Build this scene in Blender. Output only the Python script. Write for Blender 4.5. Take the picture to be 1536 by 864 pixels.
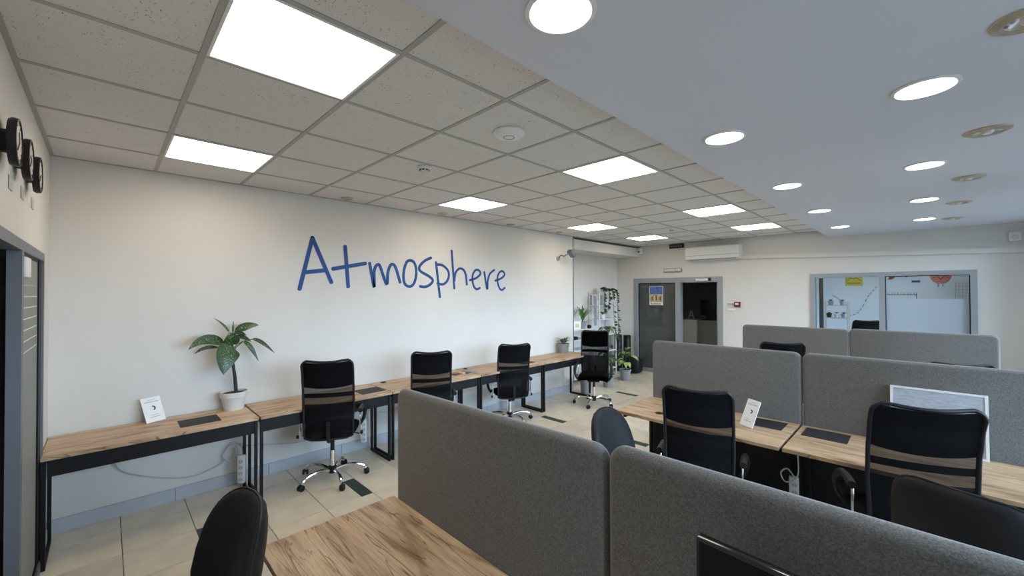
import bpy, bmesh, math, random
from mathutils import Vector, Matrix
random.seed(7)
for o in list(bpy.data.objects): bpy.data.objects.remove(o)
SC = bpy.context.scene
C = SC.collection
PI = math.pi

# ---------------------------------------------------------------- camera
YAW, PIT, ROL, F = -0.7887, 0.0106, -0.0033, 613.8
fw = Vector((math.sin(YAW)*math.cos(PIT), math.cos(YAW)*math.cos(PIT), math.sin(PIT)))
r0 = Vector((math.cos(YAW), -math.sin(YAW), 0)); u0 = r0.cross(fw)
r1 = r0*math.cos(ROL)+u0*math.sin(ROL); u1 = -r0*math.sin(ROL)+u0*math.cos(ROL)
cam = bpy.data.objects.new('camera', bpy.data.cameras.new('camera')); C.objects.link(cam)
cam.data.sensor_width = 36; cam.data.lens = F/1536*36; cam.data.clip_start = 0.02
M = Matrix.Identity(4)
for i in range(3): M[i][0], M[i][1], M[i][2] = r1[i], u1[i], -fw[i]
M[0][3], M[1][3], M[2][3] = 4.4535, 0.291, 1.7484
cam.matrix_world = M
SC.camera = cam

# ---------------------------------------------------------------- light and exposure
W = bpy.data.worlds.new('world'); SC.world = W; W.use_nodes = True
bg = W.node_tree.nodes['Background']
bg.inputs[1].default_value = 1.0
wn = W.node_tree.nodes; wl = W.node_tree.links
_tc = wn.new('ShaderNodeTexCoord'); _sx = wn.new('ShaderNodeSeparateXYZ'); _rp = wn.new('ShaderNodeValToRGB')
wl.new(_tc.outputs['Generated'], _sx.inputs[0]); _mr = wn.new('ShaderNodeMapRange'); _mr.inputs[1].default_value = -1
wl.new(_sx.outputs['Z'], _mr.inputs[0]); wl.new(_mr.outputs[0], _rp.inputs[0])
_rp.color_ramp.elements[0].position = .49; _rp.color_ramp.elements[0].color = (.075, .09, .105, 1)      # pale ground
_rp.color_ramp.elements[1].position = .52; _rp.color_ramp.elements[1].color = (.60, .77, 1.0, 1)       # bright overcast sky
_vm = wn.new('ShaderNodeVectorMath'); _vm.operation = 'SCALE'; _vm.inputs['Scale'].default_value = 20.0
wl.new(_rp.outputs[0], _vm.inputs[0]); wl.new(_vm.outputs[0], bg.inputs[0])
SC.view_settings.view_transform = 'Standard'; SC.view_settings.look = 'None'
SC.view_settings.gamma = 1; SC.view_settings.exposure = 0.12
SC.view_settings.use_curve_mapping = False
PANEL_E, DOWN_E = 10.0, 26.0
for (cx, cy, cz, w, h) in ((5.70, 1.9, 1.55, 2.0, 1.9), (5.70, 4.3, 1.55, 2.0, 1.9), (5.70, 7.05, 1.55, 2.7, 1.9), (5.70, 10.9, 1.55, 1.8, 1.9)):
    L = bpy.data.lights.new('daylight_portal', 'AREA'); L.shape = 'RECTANGLE'; L.size = h; L.size_y = w
    L.cycles.is_portal = True
    lo = bpy.data.objects.new('daylight_portal', L); C.objects.link(lo)
    lo.location = (cx, cy, cz); lo.rotation_euler = (0, PI/2, 0)

# ---------------------------------------------------------------- materials
def mat(name, col, rough=0.6, metal=0.0, spec=None, var=0.0, vscale=8.0, bump=0.0, bscale=80.0, emit=0.0, stretch=None, detail=3.0):
    m = bpy.data.materials.new(name); m.use_nodes = True
    nt = m.node_tree; N = nt.nodes; b = N['Principled BSDF']
    b.inputs['Base Color'].default_value = (*col, 1); b.inputs['Roughness'].default_value = rough
    b.inputs['Metallic'].default_value = metal
    if spec is not None: b.inputs['Specular IOR Level'].default_value = spec
    tc = N.new('ShaderNodeTexCoord'); mp = N.new('ShaderNodeMapping'); nt.links.new(tc.outputs['Object'], mp.inputs[0])
    if stretch: mp.inputs['Scale'].default_value = stretch
    if var > 0:
        n = N.new('ShaderNodeTexNoise'); n.inputs['Scale'].default_value = vscale; n.inputs['Detail'].default_value = detail
        nt.links.new(mp.outputs[0], n.inputs['Vector'])
        r = N.new('ShaderNodeValToRGB'); r.color_ramp.elements[0].position = .3; r.color_ramp.elements[1].position = .7
        r.color_ramp.elements[0].color = (*[c*(1-var) for c in col], 1)
        r.color_ramp.elements[1].color = (*[min(1, c*(1+var)) for c in col], 1)
        nt.links.new(n.outputs['Fac'], r.inputs[0]); nt.links.new(r.outputs[0], b.inputs['Base Color'])
    if bump > 0:
        n2 = N.new('ShaderNodeTexNoise'); n2.inputs['Scale'].default_value = bscale; n2.inputs['Detail'].default_value = 2
        nt.links.new(mp.outputs[0], n2.inputs['Vector'])
        bp = N.new('ShaderNodeBump'); bp.inputs['Strength'].default_value = bump; bp.inputs['Distance'].default_value = .004
        nt.links.new(n2.outputs['Fac'], bp.inputs['Height']); nt.links.new(bp.outputs[0], b.inputs['Normal'])
    if emit > 0:
        b.inputs['Emission Color'].default_value = (*col, 1); b.inputs['Emission Strength'].default_value = emit
    return m

M_wall = mat('white_paint', (.66, .64, .605), .85, bump=.12, bscale=60, var=.02, vscale=2)
M_soffit = mat('ceiling_paint', (.62, .645, .71), .8, bump=.1, bscale=90)
M_white = mat('white_plastic', (.75, .75, .74), .45)
M_offwhite = mat('aged_white', (.62, .6, .55), .5)
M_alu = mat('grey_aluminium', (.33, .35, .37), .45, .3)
M_alud = mat('dark_aluminium', (.17, .18, .20), .5, .3)  # darker tone of the grey aluminium
M_black = mat('black_powder_coat', (.007, .007, .008), .5, spec=.25)
M_blackp = mat('black_plastic', (.010, .010, .011), .45, spec=.3)
M_leather = mat('black_leather', (.014, .014, .015), .5, spec=.18, bump=.25, bscale=160)
M_pad = mat('black_head_pad', (.006, .007, .010), .6, spec=.25, bump=.1, bscale=200)
M_seat = mat('black_seat_fabric', (.006, .006, .007), .9, spec=.15, bump=.2, bscale=300)
M_chrome = mat('chrome', (.8, .8, .8), .12, 1)
M_felt = mat('grey_felt', (.145, .139, .130), .95, var=.36, vscale=260, bump=.35, bscale=300, detail=6, spec=.2)
M_felt.node_tree.nodes['Principled BSDF'].inputs['Sheen Weight'].default_value = .35
M_felt.node_tree.nodes['Principled BSDF'].inputs['Sheen Roughness'].default_value = .4
M_base = mat('blue_grey_baseboard', (.45, .47, .51), .45, var=.05)
M_grout = mat('grout', (.16, .14, .115), .9)
M_bar = mat('grey_grid_bar', (.40, .39, .37), .6)
M_slab = mat('plenum', (.06, .06, .06), .9)
M_blue = mat('blue_lettering', (.006, .06, .24), .6)
M_lampw = mat('panel_diffuser', (1, .88, .73), .4, emit=PANEL_E)
M_lampd = mat('downlight_diffuser', (.93, .97, 1), .4, emit=DOWN_E)
M_brass = mat('tarnished_ring', (.48, .43, .34), .35, .5)
M_pot = mat('white_ceramic', (.62, .60, .57), .5)
M_gpot = mat('grey_pot', (.27, .27, .28), .6)
M_soil = mat('soil', (.03, .022, .016), .95, bump=.6, bscale=60)
M_stem = mat('plant_stem', (.03, .03, .022), .7, var=.5, vscale=60)
M_leafd = mat('dark_leaf', (.035, .075, .03), .4, var=.3, vscale=20)
M_leafg = mat('green_leaf', (.09, .2, .04), .45, var=.4, vscale=18)
M_leafy = mat('yellow_green_leaf', (.30, .45, .14), .45, var=.35, vscale=14)
M_succ = mat('grey_succulent', (.16, .15, .12), .6, var=.4, vscale=30)
M_mat = mat('black_desk_pad', (.014, .013, .014), .65)
M_paper = mat('white_card', (.78, .79, .8), .4)
M_ink = mat('grey_ink', (.30, .31, .33), .7)
M_plate = mat('grey_plate', (.45, .45, .44), .5)
M_inkd = mat('dark_ink', (.04, .04, .045), .7)
M_face = mat('clock_face', (.55, .53, .50), .5)
M_dark = mat('unlit_room_grey', (.34, .33, .33), .8)  # darkness of the unlit room put into the wall colour as grey
M_room = mat('cool_white_paint', (.66, .69, .72), .85)
M_cable = mat('white_cable', (.55, .56, .57), .5)
M_strip = mat('decor_strip', (.025, .045, .037), .35)
M_yellow = mat('yellow_print', (.62, .5, .03), .6)
M_paleyellow = mat('pale_yellow_print', (.62, .56, .22), .6)
M_red = mat('red_print', (.32, .035, .03), .6)
M_orange = mat('coral_print', (.62, .2, .13), .6)
M_bprint = mat('navy_print', (.03, .06, .25), .6)
M_alarm = mat('alarm_red', (.16, .015, .025), .5)
M_sky = mat('poster_blue', (.08, .16, .42), .5, var=.6, vscale=14, stretch=(1, 1, 3))
M_sand = mat('poster_sand', (.55, .42, .26), .5, var=.3, vscale=22)
M_brown = mat('brown_leather', (.08, .035, .025), .45)
M_tan = mat('tan_print', (.6, .36, .2), .5)
M_board = mat('marbled_board', (.42, .46, .51), .3, var=.18, vscale=30, stretch=(1, 1, 3), detail=8)
M_rack = mat('beige_metal', (.55, .5, .46), .5)
M_gloss = mat('glossy_black_plastic', (.006, .006, .007), .12)
M_screen = mat('glossy_black_screen', (.004, .005, .006), .12, spec=.2)

def glass(name, tint=(.92, .95, .95), rough=0.02, fac=.10):
    m = bpy.data.materials.new(name); m.use_nodes = True; nt = m.node_tree; N = nt.nodes
    N.remove(N['Principled BSDF']); out = N['Material Output']
    t = N.new('ShaderNodeBsdfTransparent'); t.inputs[0].default_value = (*tint, 1)
    g = N.new('ShaderNodeBsdfGlossy'); g.inputs['Roughness'].default_value = rough
    fr = N.new('ShaderNodeFresnel'); fr.inputs[0].default_value = 1.45
    mx = N.new('ShaderNodeMixShader'); nt.links.new(fr.outputs[0], mx.inputs[0])
    nt.links.new(t.outputs[0], mx.inputs[1]); nt.links.new(g.outputs[0], mx.inputs[2]); nt.links.new(mx.outputs[0], out.inputs[0])
    return m
M_glass = glass('clear_glass')
def reflection_glass():
    m = glass('reflection_haze_glass', (.75, .78, .76)); nt = m.node_tree; N = nt.nodes; out = N['Material Output']
    src = out.inputs[0].links[0].from_socket; d = N.new('ShaderNodeBsdfDiffuse'); d.inputs[0].default_value = (.42, .45, .43, 1)  # mottled grey diffuse painted over the pane in place of room reflections
    n = N.new('ShaderNodeTexNoise'); n.inputs['Scale'].default_value = 6; n.inputs['Detail'].default_value = 6
    mr = N.new('ShaderNodeMapRange'); mr.inputs[1].default_value = .3; mr.inputs[2].default_value = .7; mr.inputs[3].default_value = .06; mr.inputs[4].default_value = .2
    nt.links.new(n.outputs['Fac'], mr.inputs[0]); mx = N.new('ShaderNodeMixShader'); nt.links.new(mr.outputs[0], mx.inputs[0])
    nt.links.new(src, mx.inputs[1]); nt.links.new(d.outputs[0], mx.inputs[2]); nt.links.new(mx.outputs[0], out.inputs[0]); return m
M_reflect = reflection_glass()
def frosted(name, col, clear=.2):
    m = bpy.data.materials.new(name); m.use_nodes = True; nt = m.node_tree; N = nt.nodes
    b = N['Principled BSDF']; b.inputs['Base Color'].default_value = (*col, 1); b.inputs['Roughness'].default_value = .5
    tl = N.new('ShaderNodeBsdfTranslucent'); tl.inputs[0].default_value = (*col, 1)
    mx = N.new('ShaderNodeMixShader'); mx.inputs[0].default_value = .5
    nt.links.new(b.outputs[0], mx.inputs[1]); nt.links.new(tl.outputs[0], mx.inputs[2]); nt.links.new(mx.outputs[0], N['Material Output'].inputs[0])
    return m
M_frost = frosted('frosted_film', (.62, .68, .74))
M_frostg = frosted('green_grey_frost', (.50, .53, .50))
def net(op=.80):
    m = bpy.data.materials.new('mesh_net'); m.use_nodes = True; nt = m.node_tree; N = nt.nodes
    b = N['Principled BSDF']; b.inputs['Base Color'].default_value = (.004, .004, .005, 1); b.inputs['Roughness'].default_value = .8; b.inputs['Specular IOR Level'].default_value = .12
    t = N.new('ShaderNodeBsdfTransparent'); mx = N.new('ShaderNodeMixShader'); mx.inputs[0].default_value = op
    nt.links.new(t.outputs[0], mx.inputs[1]); nt.links.new(b.outputs[0], mx.inputs[2]); nt.links.new(mx.outputs[0], N['Material Output'].inputs[0])
    return m
M_net = net(); M_net2 = net(.9)

def wood():
    m = bpy.data.materials.new('craft_oak'); m.use_nodes = True; nt = m.node_tree; N = nt.nodes; b = N['Principled BSDF']
    b.inputs['Roughness'].default_value = .42
    tc = N.new('ShaderNodeTexCoord'); oi = N.new('ShaderNodeObjectInfo')
    mu = N.new('ShaderNodeMath'); mu.operation = 'MULTIPLY'; mu.inputs[1].default_value = 17
    cx = N.new('ShaderNodeCombineXYZ'); ad = N.new('ShaderNodeVectorMath'); ad.operation = 'ADD'
    nt.links.new(oi.outputs['Random'], mu.inputs[0]); nt.links.new(mu.outputs[0], cx.inputs[0]); nt.links.new(mu.outputs[0], cx.inputs[1])
    nt.links.new(tc.outputs['Object'], ad.inputs[0]); nt.links.new(cx.outputs[0], ad.inputs[1])
    def noise(scale, stretch, detail, dist=0.0, rough=.55):
        mp = N.new('ShaderNodeMapping'); mp.inputs['Scale'].default_value = stretch
        n = N.new('ShaderNodeTexNoise'); n.inputs['Scale'].default_value = scale; n.inputs['Detail'].default_value = detail
        n.inputs['Distortion'].default_value = dist; n.inputs['Roughness'].default_value = rough
        nt.links.new(ad.outputs[0], mp.inputs[0]); nt.links.new(mp.outputs[0], n.inputs['Vector']); return n
    broad = noise(3.2, (.55, 3.2, 1), 4, 1.2); fine = noise(16, (.35, 9, 1), 6, .3, .7); crack = noise(2.2, (.35, 6.5, 1), 2, 1.6)
    r1 = N.new('ShaderNodeValToRGB'); e = r1.color_ramp.elements
    e[0].position = .3; e[0].color = (.25, .14, .08, 1); e[1].position = .72; e[1].color = (.68, .50, .32, 1)
    x = r1.color_ramp.elements.new(.5); x.color = (.53, .36, .215, 1)
    nt.links.new(broad.outputs['Fac'], r1.inputs[0])
    r2 = N.new('ShaderNodeValToRGB'); r2.color_ramp.elements[0].position = .32; r2.color_ramp.elements[0].color = (.68, .64, .6, 1)
    r2.color_ramp.elements[1].position = .6; r2.color_ramp.elements[1].color = (1, 1, 1, 1); nt.links.new(fine.outputs['Fac'], r2.inputs[0])
    r3 = N.new('ShaderNodeValToRGB'); el = r3.color_ramp.elements
    el[0].position = .487; el[0].color = (1, 1, 1, 1); el[1].position = .513; el[1].color = (1, 1, 1, 1)
    y = el.new(.5); y.color = (.25, .18, .14, 1); nt.links.new(crack.outputs['Fac'], r3.inputs[0])
    def mult(a, c, f):
        q = N.new('ShaderNodeMix'); q.data_type = 'RGBA'; q.blend_type = 'MULTIPLY'; q.inputs[0].default_value = f
        nt.links.new(a, q.inputs[6]); nt.links.new(c, q.inputs[7]); return q.outputs[2]
    o1 = mult(r1.outputs[0], r2.outputs[0], .85)
    o2 = mult(o1, r3.outputs[0], .9)
    nt.links.new(o2, b.inputs['Base Color'])
    return m
M_wood = wood()

def tile_mat():
    m = mat('beige_stone_tile', (.66, .60, .485), .28, var=.10, vscale=5, bump=.05, bscale=30, detail=8)
    nt = m.node_tree; N = nt.nodes; b = N['Principled BSDF']
    src = b.inputs['Base Color'].links[0].from_socket
    oi = N.new('ShaderNodeObjectInfo'); mr = N.new('ShaderNodeMapRange'); mr.inputs[3].default_value = .88; mr.inputs[4].default_value = 1.08
    nt.links.new(oi.outputs['Random'], mr.inputs[0])
    q = N.new('ShaderNodeVectorMath'); q.operation = 'SCALE'
    nt.links.new(src, q.inputs[0]); nt.links.new(mr.outputs[0], q.inputs['Scale']); nt.links.new(q.outputs[0], b.inputs['Base Color'])
    return m
M_tile = tile_mat()

def acoustic():
    m = mat('mineral_fibre', (.68, .665, .65), .95, bump=.15, bscale=120)
    nt = m.node_tree; N = nt.nodes; b = N['Principled BSDF']
    geo = N.new('ShaderNodeNewGeometry'); mp = N.new('ShaderNodeMapping'); mp.inputs['Scale'].default_value = (48, 105, 1)
    mp.inputs['Rotation'].default_value = (0, 0, .5)
    nd = N.new('ShaderNodeTexNoise'); nd.inputs['Scale'].default_value = 25
    mixv = N.new('ShaderNodeVectorMath'); mixv.operation = 'MULTIPLY_ADD'; mixv.inputs[1].default_value = (.05, .05, 0)
    nt.links.new(geo.outputs['Position'], nd.inputs['Vector']); nt.links.new(nd.outputs['Color'], mixv.inputs[0]); nt.links.new(geo.outputs['Position'], mixv.inputs[2])
    nt.links.new(mixv.outputs[0], mp.inputs[0])
    v = N.new('ShaderNodeTexVoronoi'); v.inputs['Scale'].default_value = 1; nt.links.new(mp.outputs[0], v.inputs['Vector'])
    pn = N.new('ShaderNodeTexNoise'); pn.inputs['Scale'].default_value = 9; nt.links.new(geo.outputs['Position'], pn.inputs['Vector'])
    th = N.new('ShaderNodeMapRange'); th.inputs[1].default_value = .3; th.inputs[2].default_value = .75; th.inputs[3].default_value = .08; th.inputs[4].default_value = .24
    nt.links.new(pn.outputs['Fac'], th.inputs[0])
    lt = N.new('ShaderNodeMath'); lt.operation = 'LESS_THAN'; nt.links.new(v.outputs['Distance'], lt.inputs[0]); nt.links.new(th.outputs[0], lt.inputs[1])
    q = N.new('ShaderNodeMix'); q.data_type = 'RGBA'; nt.links.new(lt.outputs[0], q.inputs[0])
    q.inputs[6].default_value = (.68, .665, .65, 1); q.inputs[7].default_value = (.30, .285, .27, 1)
    nt.links.new(q.outputs[2], b.inputs['Base Color'])
    return m
M_acou = acoustic()

def variegated():
    m = mat('variegated_leaf', (.035, .085, .03), .38)
    nt = m.node_tree; N = nt.nodes; b = N['Principled BSDF']
    tc = N.new('ShaderNodeTexCoord'); v = N.new('ShaderNodeTexNoise'); v.inputs['Scale'].default_value = 95; v.inputs['Detail'].default_value = 1.5
    nt.links.new(tc.outputs['Object'], v.inputs['Vector'])
    at = N.new('ShaderNodeAttribute'); at.attribute_name = 'edge'
    ad = N.new('ShaderNodeMath'); ad.operation = 'MULTIPLY_ADD'; ad.inputs[1].default_value = -.2
    nt.links.new(at.outputs['Fac'], ad.inputs[0]); nt.links.new(v.outputs['Fac'], ad.inputs[2])
    r = N.new('ShaderNodeValToRGB'); r.color_ramp.elements[0].position = .56; r.color_ramp.elements[0].color = (.022, .06, .02, 1)
    r.color_ramp.elements[1].position = .62; r.color_ramp.elements[1].color = (.26, .36, .13, 1)
    nt.links.new(ad.outputs[0], r.inputs[0]); nt.links.new(r.outputs[0], b.inputs['Base Color'])
    return m
M_varie = variegated()

# ---------------------------------------------------------------- mesh helpers
def smooth(me, ang=40):
    for p in me.polygons: p.use_smooth = True
    me.set_sharp_from_angle(angle=math.radians(ang))
class MB:
    def __init__(s): s.bm = bmesh.new()
    def box(s, x0, x1, y0, y1, z0, z1, bev=0, seg=2, rot=None):
        r = bmesh.ops.create_cube(s.bm, size=1)['verts']
        c = Vector(((x0+x1)/2, (y0+y1)/2, (z0+z1)/2)); d = (x1-x0, y1-y0, z1-z0)
        for v in r: v.co = Vector((v.co.x*d[0], v.co.y*d[1], v.co.z*d[2]))
        if bev:
            es = list({e for v in r for e in v.link_edges})
            res = bmesh.ops.bevel(s.bm, geom=es, offset=bev, segments=seg, affect='EDGES', profile=.5)
            r = list({v for f in res['faces'] for v in f.verts} | {v for v in r if v.is_valid})
        for v in r:
            if rot: v.co = rot @ v.co
            v.co += c
        return s
    def tube(s, pts, rad, n=8, closed=False, caps=True, flat=1.0):
        pts = [Vector(p) for p in pts]; rings = []; N = len(pts)
        rads = list(rad) if isinstance(rad, (list, tuple)) else [rad]*N
        if len(rads) != N: rads = [rads[min(len(rads)-1, round(i*(len(rads)-1)/max(1, N-1)))] for i in range(N)]
        prev = None
        for i, p in enumerate(pts):
            if closed: t = pts[(i+1) % N]-pts[i-1]
            else: t = pts[min(i+1, N-1)]-pts[max(i-1, 0)]
            t.normalize()
            if prev is None:
                a = Vector((0, 0, 1)) if abs(t.z) < .9 else Vector((1, 0, 0)); a = (a-t*a.dot(t)).normalized()
            else: a = (prev-t*prev.dot(t)).normalized()
            prev = a; b = t.cross(a)
            rings.append([s.bm.verts.new(p+(a*math.cos(2*PI*k/n)*flat+b*math.sin(2*PI*k/n))*rads[i]) for k in range(n)])
        for i in range(N if closed else N-1):
            A, B = rings[i], rings[(i+1) % N]
            for k in range(n): s.bm.faces.new((A[k], A[(k+1) % n], B[(k+1) % n], B[k]))
        if caps and not closed:
            s.bm.faces.new(rings[0][::-1]); s.bm.faces.new(rings[-1])
        return s
    def lathe(s, prof, c=(0, 0, 0), n=24, cap0=True, cap1=True, axis='z'):
        rings = []
        for (r, h) in prof:
            ring = []
            for k in range(n):
                a = 2*PI*k/n; x, y = r*math.cos(a), r*math.sin(a)
                p = {'z': (x, y, h), 'y': (x, h, y), 'x': (h, x, y)}[axis]
                ring.append(s.bm.verts.new(Vector(p)+Vector(c)))
            rings.append(ring)
        for A, B in zip(rings, rings[1:]):
            for k in range(n): s.bm.faces.new((A[k], A[(k+1) % n], B[(k+1) % n], B[k]))
        if cap0: s.bm.faces.new(rings[0][::-1])
        if cap1: s.bm.faces.new(rings[-1])
        return s
    def grid(s, fn, nu, nv, thick=0.0):
        g = [[s.bm.verts.new(fn(i/nu, j/nv)) for j in range(nv+1)] for i in range(nu+1)]
        fs = [s.bm.faces.new((g[i][j], g[i+1][j], g[i+1][j+1], g[i][j+1])) for i in range(nu) for j in range(nv)]
        if thick: bmesh.ops.solidify(s.bm, geom=fs, thickness=thick)
        return s
    def mesh(s, name, m, sm=True):
        bmesh.ops.recalc_face_normals(s.bm, faces=s.bm.faces[:])
        me = bpy.data.meshes.new(name); s.bm.to_mesh(me); s.bm.free(); me.materials.append(m)
        if sm: smooth(me)
        return me
def link(name, me, parent=None, loc=(0, 0, 0), rotz=0):
    o = bpy.data.objects.new(name, me); C.objects.link(o); o.location = loc; o.rotation_euler = (0, 0, rotz)
    if parent: o.parent = parent
    return o
def obj(name, mb, m, parent=None, loc=(0, 0, 0), rotz=0, sm=True):
    return link(name, mb.mesh(name, m, sm), parent, loc, rotz)
def tag(o, label, cat, group=None):
    o['label'] = label; o['category'] = cat
    if group: o['group'] = group
    return o
def thing(name, label, cat, loc=(0, 0, 0), rotz=0, group=None):
    o = bpy.data.objects.new(name, None); o.empty_display_size = .05; C.objects.link(o)
    o.location = loc; o.rotation_euler = (0, 0, rotz); return tag(o, label, cat, group)
def struct(name, mb, m, parent=None, sm=False):
    o = obj(name, mb, m, parent, sm=sm)
    if not parent: o['kind'] = 'structure'
    return o
def sthing(name, loc=(0, 0, 0)):
    o = bpy.data.objects.new(name, None); C.objects.link(o); o.location = loc; o['kind'] = 'structure'; return o
def dup(root, label=None, loc=None, rotz=None, group=None):
    def cp(o, par):
        c = o.copy(); C.objects.link(c); c.parent = par
        for ch in list(o.children): cp(ch, c)
        return c
    r = cp(root, None)
    if label: r['label'] = label
    if loc: r.location = loc
    if rotz is not None: r.rotation_euler = (0, 0, rotz)
    if group: r['group'] = group
    elif 'group' in r and group == '': del r['group']
    return r
def face_rot(dx, dy):
    """rotation that turns local +Y towards (dx,dy)"""
    return math.atan2(-dx, dy)

H, SZ, WX, BY, RX = 2.758, 2.64, -0.02, 8.75, 5.6   # ceiling, soffit, lettered wall, back wall, window wall

# ================================================================ SETTING
# floor: grout slab with tiles
TP, TX, TY = .395, -.148, .381
fl = struct('floor', MB().box(-.75, RX+.1, -1.6, BY, -.12, -.006), M_grout)
struct('floor', MB().box(-.75, RX+.1, BY, 12.6, -.12, 0), M_grout)
cells = []
strips = [(2, 4), (2, 11), (2, 16), (5, 11), (6, 16)]     # tiles that carry a dark decor strip
for i in range(-2, 16):
    for j in range(-2, 23):
        x0, y0 = TX+i*TP, TY+(j-1)*TP
        x1, y1 = min(x0+TP, RX), min(y0+TP, BY)
        x0c, y0c = max(x0, -.60 if y0 > 6.1 else 0-.02), max(y0, 0 if i < 4 or y0 > -.3 else -1.5)
        if x1-x0c < .05 or y1-y0c < .05 or (y1 <= 0): continue
        cells.append((x0c, x1, y0c, y1, i, j))
camp = Vector((4.45, .29))
def vis(c):
    p = Vector(((c[0]+c[1])/2, (c[2]+c[3])/2)); d = p-camp
    depth = d.x*fw.x+d.y*fw.y; side = d.x*r0.x+d.y*r0.y
    return depth > .9 and side < depth*.62 and (p.x < 2.75 or p.y > 4)
order = sorted(cells, key=lambda c: (not vis(c), (Vector(((c[0]+c[1])/2, (c[2]+c[3])/2))-camp).length))
gap = .0022; cache = {}; rest = MB()
for n, (x0, x1, y0, y1, i, j) in enumerate(order):
    ys = y1
    if (i, j) in strips:
        ys = y1-.1
        obj('decor_strip', MB().box(x0+gap, x1-gap, ys+gap/2, y1-gap, -.008, -.0005), M_strip, fl, sm=False)['label'] = 'dark green decor strip let into the floor'
    if n < 285:
        k = (round(x1-x0, 3), round(ys-y0, 3))
        if k not in cache:
            cache[k] = MB().box(-k[0]/2+gap, k[0]/2-gap, -k[1]/2+gap, k[1]/2-gap, -.009, 0, .0012, 1).mesh('floor_tile', M_tile, False)
        link('floor_tile', cache[k], fl, ((x0+x1)/2, (y0+ys)/2, random.uniform(-.0003, .0002)))
    else: rest.box(x0+gap, x1-gap, y0+gap, ys-gap, -.009, 0)
obj('decor_strip', MB().box(.644, 1.035, .778, .876, -.004, .0006), M_strip, fl, sm=False)['label'] = 'dark green decor strip let into the floor'
ro = obj('floor_tiling', rest, M_tile, fl, sm=False); ro['kind'] = 'stuff'

# walls
struct('wall_left', MB().box(WX-.6, WX, -.15, 6.30, 0, H+.1), M_wall)
struct('wall_alcove', MB().box(-.75, -.585, 6.30, BY, 0, H+.1), M_wall)
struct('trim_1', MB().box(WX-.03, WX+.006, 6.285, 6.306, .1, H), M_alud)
nb = MB(); nb.box(WX, .46, -.12, 0, 0, H+.1); nb.box(.46, 2.3, -.12, 0, 2.005, H+.1); nb.box(2.3, RX, -.12, 0, 0, H+.1)
struct('wall_near', nb, M_wall)
bb = MB()
for (x0, x1, z0, z1) in ((-.75, -.155, 0, 3), (-.155, 1.715, 2.045, 3), (1.715, 3.10, 0, 3), (3.10, 4.97, 2.04, 3), (3.10, 4.97, 0, .80), (4.97, RX+.1, 0, 3)):
    bb.box(x0, x1, BY, BY+.12, z0, min(z1, H+.1))
struct('wall_back', bb, M_wall)
wins = [(.9, 2.9), (3.3, 5.3), (5.7, 8.4)]
wr = MB(); ys = 0
wr.box(RX, RX+.2, -.1, 12.6, 0, .6); wr.box(RX, RX+.2, -.1, 12.6, 2.5, H+.1)
prev = -.1
for a, b in wins+[(10.0, 11.8)]:
    wr.box(RX, RX+.2, prev, a, .6, 2.5); prev = b
wr.box(RX, RX+.2, prev, 12.6, .6, 2.5)
struct('wall_right', wr, M_wall)
for k, (a, b) in enumerate(wins+[(10.0, 11.8)]):
    w = sthing('window_%d' % (k+1), (RX+.08, 0, 0))
    f = MB(); f.box(-.03, .03, a, b, .6, .66); f.box(-.03, .03, a, b, 2.44, 2.5)
    for y in (a+.03, (a+b)/2, b-.03): f.box(-.029, .029, y-.03, y+.03, .65, 2.45)
    obj('window_frame', f, M_white, w, sm=False)
    for y0, y1 in ((a+.06, (a+b)/2-.03), ((a+b)/2+.03, b-.06)):
        obj('window_pane', MB().box(-.004, .004, y0, y1, .66, 2.44), M_glass, w, sm=False)
    if k < 3: obj('window_sill', MB().box(-.2, -.03, a-.05, b+.05, .57, .6, .008), M_white, w)
struct('trim_2', MB().box(RX-.2, RX-.14, .1, BY-.02, SZ-.05, SZ-.003, .004), M_white)     # curtain rail under the soffit

# baseboards
def baseboard(name, x0, x1, y0, y1, parts, axis):
    b = sthing(name)
    a, e = (y0, y1) if axis == 'y' else (x0, x1); n = parts
    for k in range(n):
        p, q = a+(e-a)*k/n+.0015, a+(e-a)*(k+1)/n-.0015
        if axis == 'y': mb = MB().box(x0, x1, p, q, 0, .108, .002, 1)
        else: mb = MB().box(p, q, y0, y1, 0, .108, .002, 1)
        obj('baseboard_panel', mb, M_base, b, sm=False)
baseboard('baseboard_left', WX, WX+.012, .02, 6.30, 9, 'y')
baseboard('baseboard_alcove', -.585, -.573, 6.31, 8.73, 4, 'y')
baseboard('baseboard_near', 0, .44, 0, .012, 1, 'x')
baseboard('baseboard_back', 1.73, 5.58, 8.738, 8.75, 6, 'x')

# suspended ceiling
ce = struct('ceiling', MB().box(-.75, RX+.1, -.1, 12.6, H+.03, H+.13), M_slab)
GX = [WX, .516, 1.116, 1.716, 2.316, 2.916, 3.40]; GY = [0]+[.577+.6*k for k in range(14)]+[BY]
panels = {(2.316, .577), (.516, .577), (2.316, 2.977), (.516, 2.977), (2.316, 5.377), (.516, 5.377), (2.316, 7.177), (.516, 7.177)}
cache = {}
for a in range(6):
    for b in range(len(GY)-1):
        x0, x1, y0, y1 = GX[a], GX[a+1], GY[b], GY[b+1]
        if y1-y0 < .03 or (round(x0, 3), round(y0, 3)) in panels: continue
        k = (round(x1-x0, 3), round(y1-y0, 3))
        if k not in cache:
            cache[k] = MB().box(-k[0]/2+.010, k[0]/2-.010, -k[1]/2+.010, k[1]/2-.010, 0, .014, .003, 1).mesh('ceiling_tile', M_acou, False)
        link('ceiling_tile', cache[k], ce, ((x0+x1)/2, (y0+y1)/2, H+.001))
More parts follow.
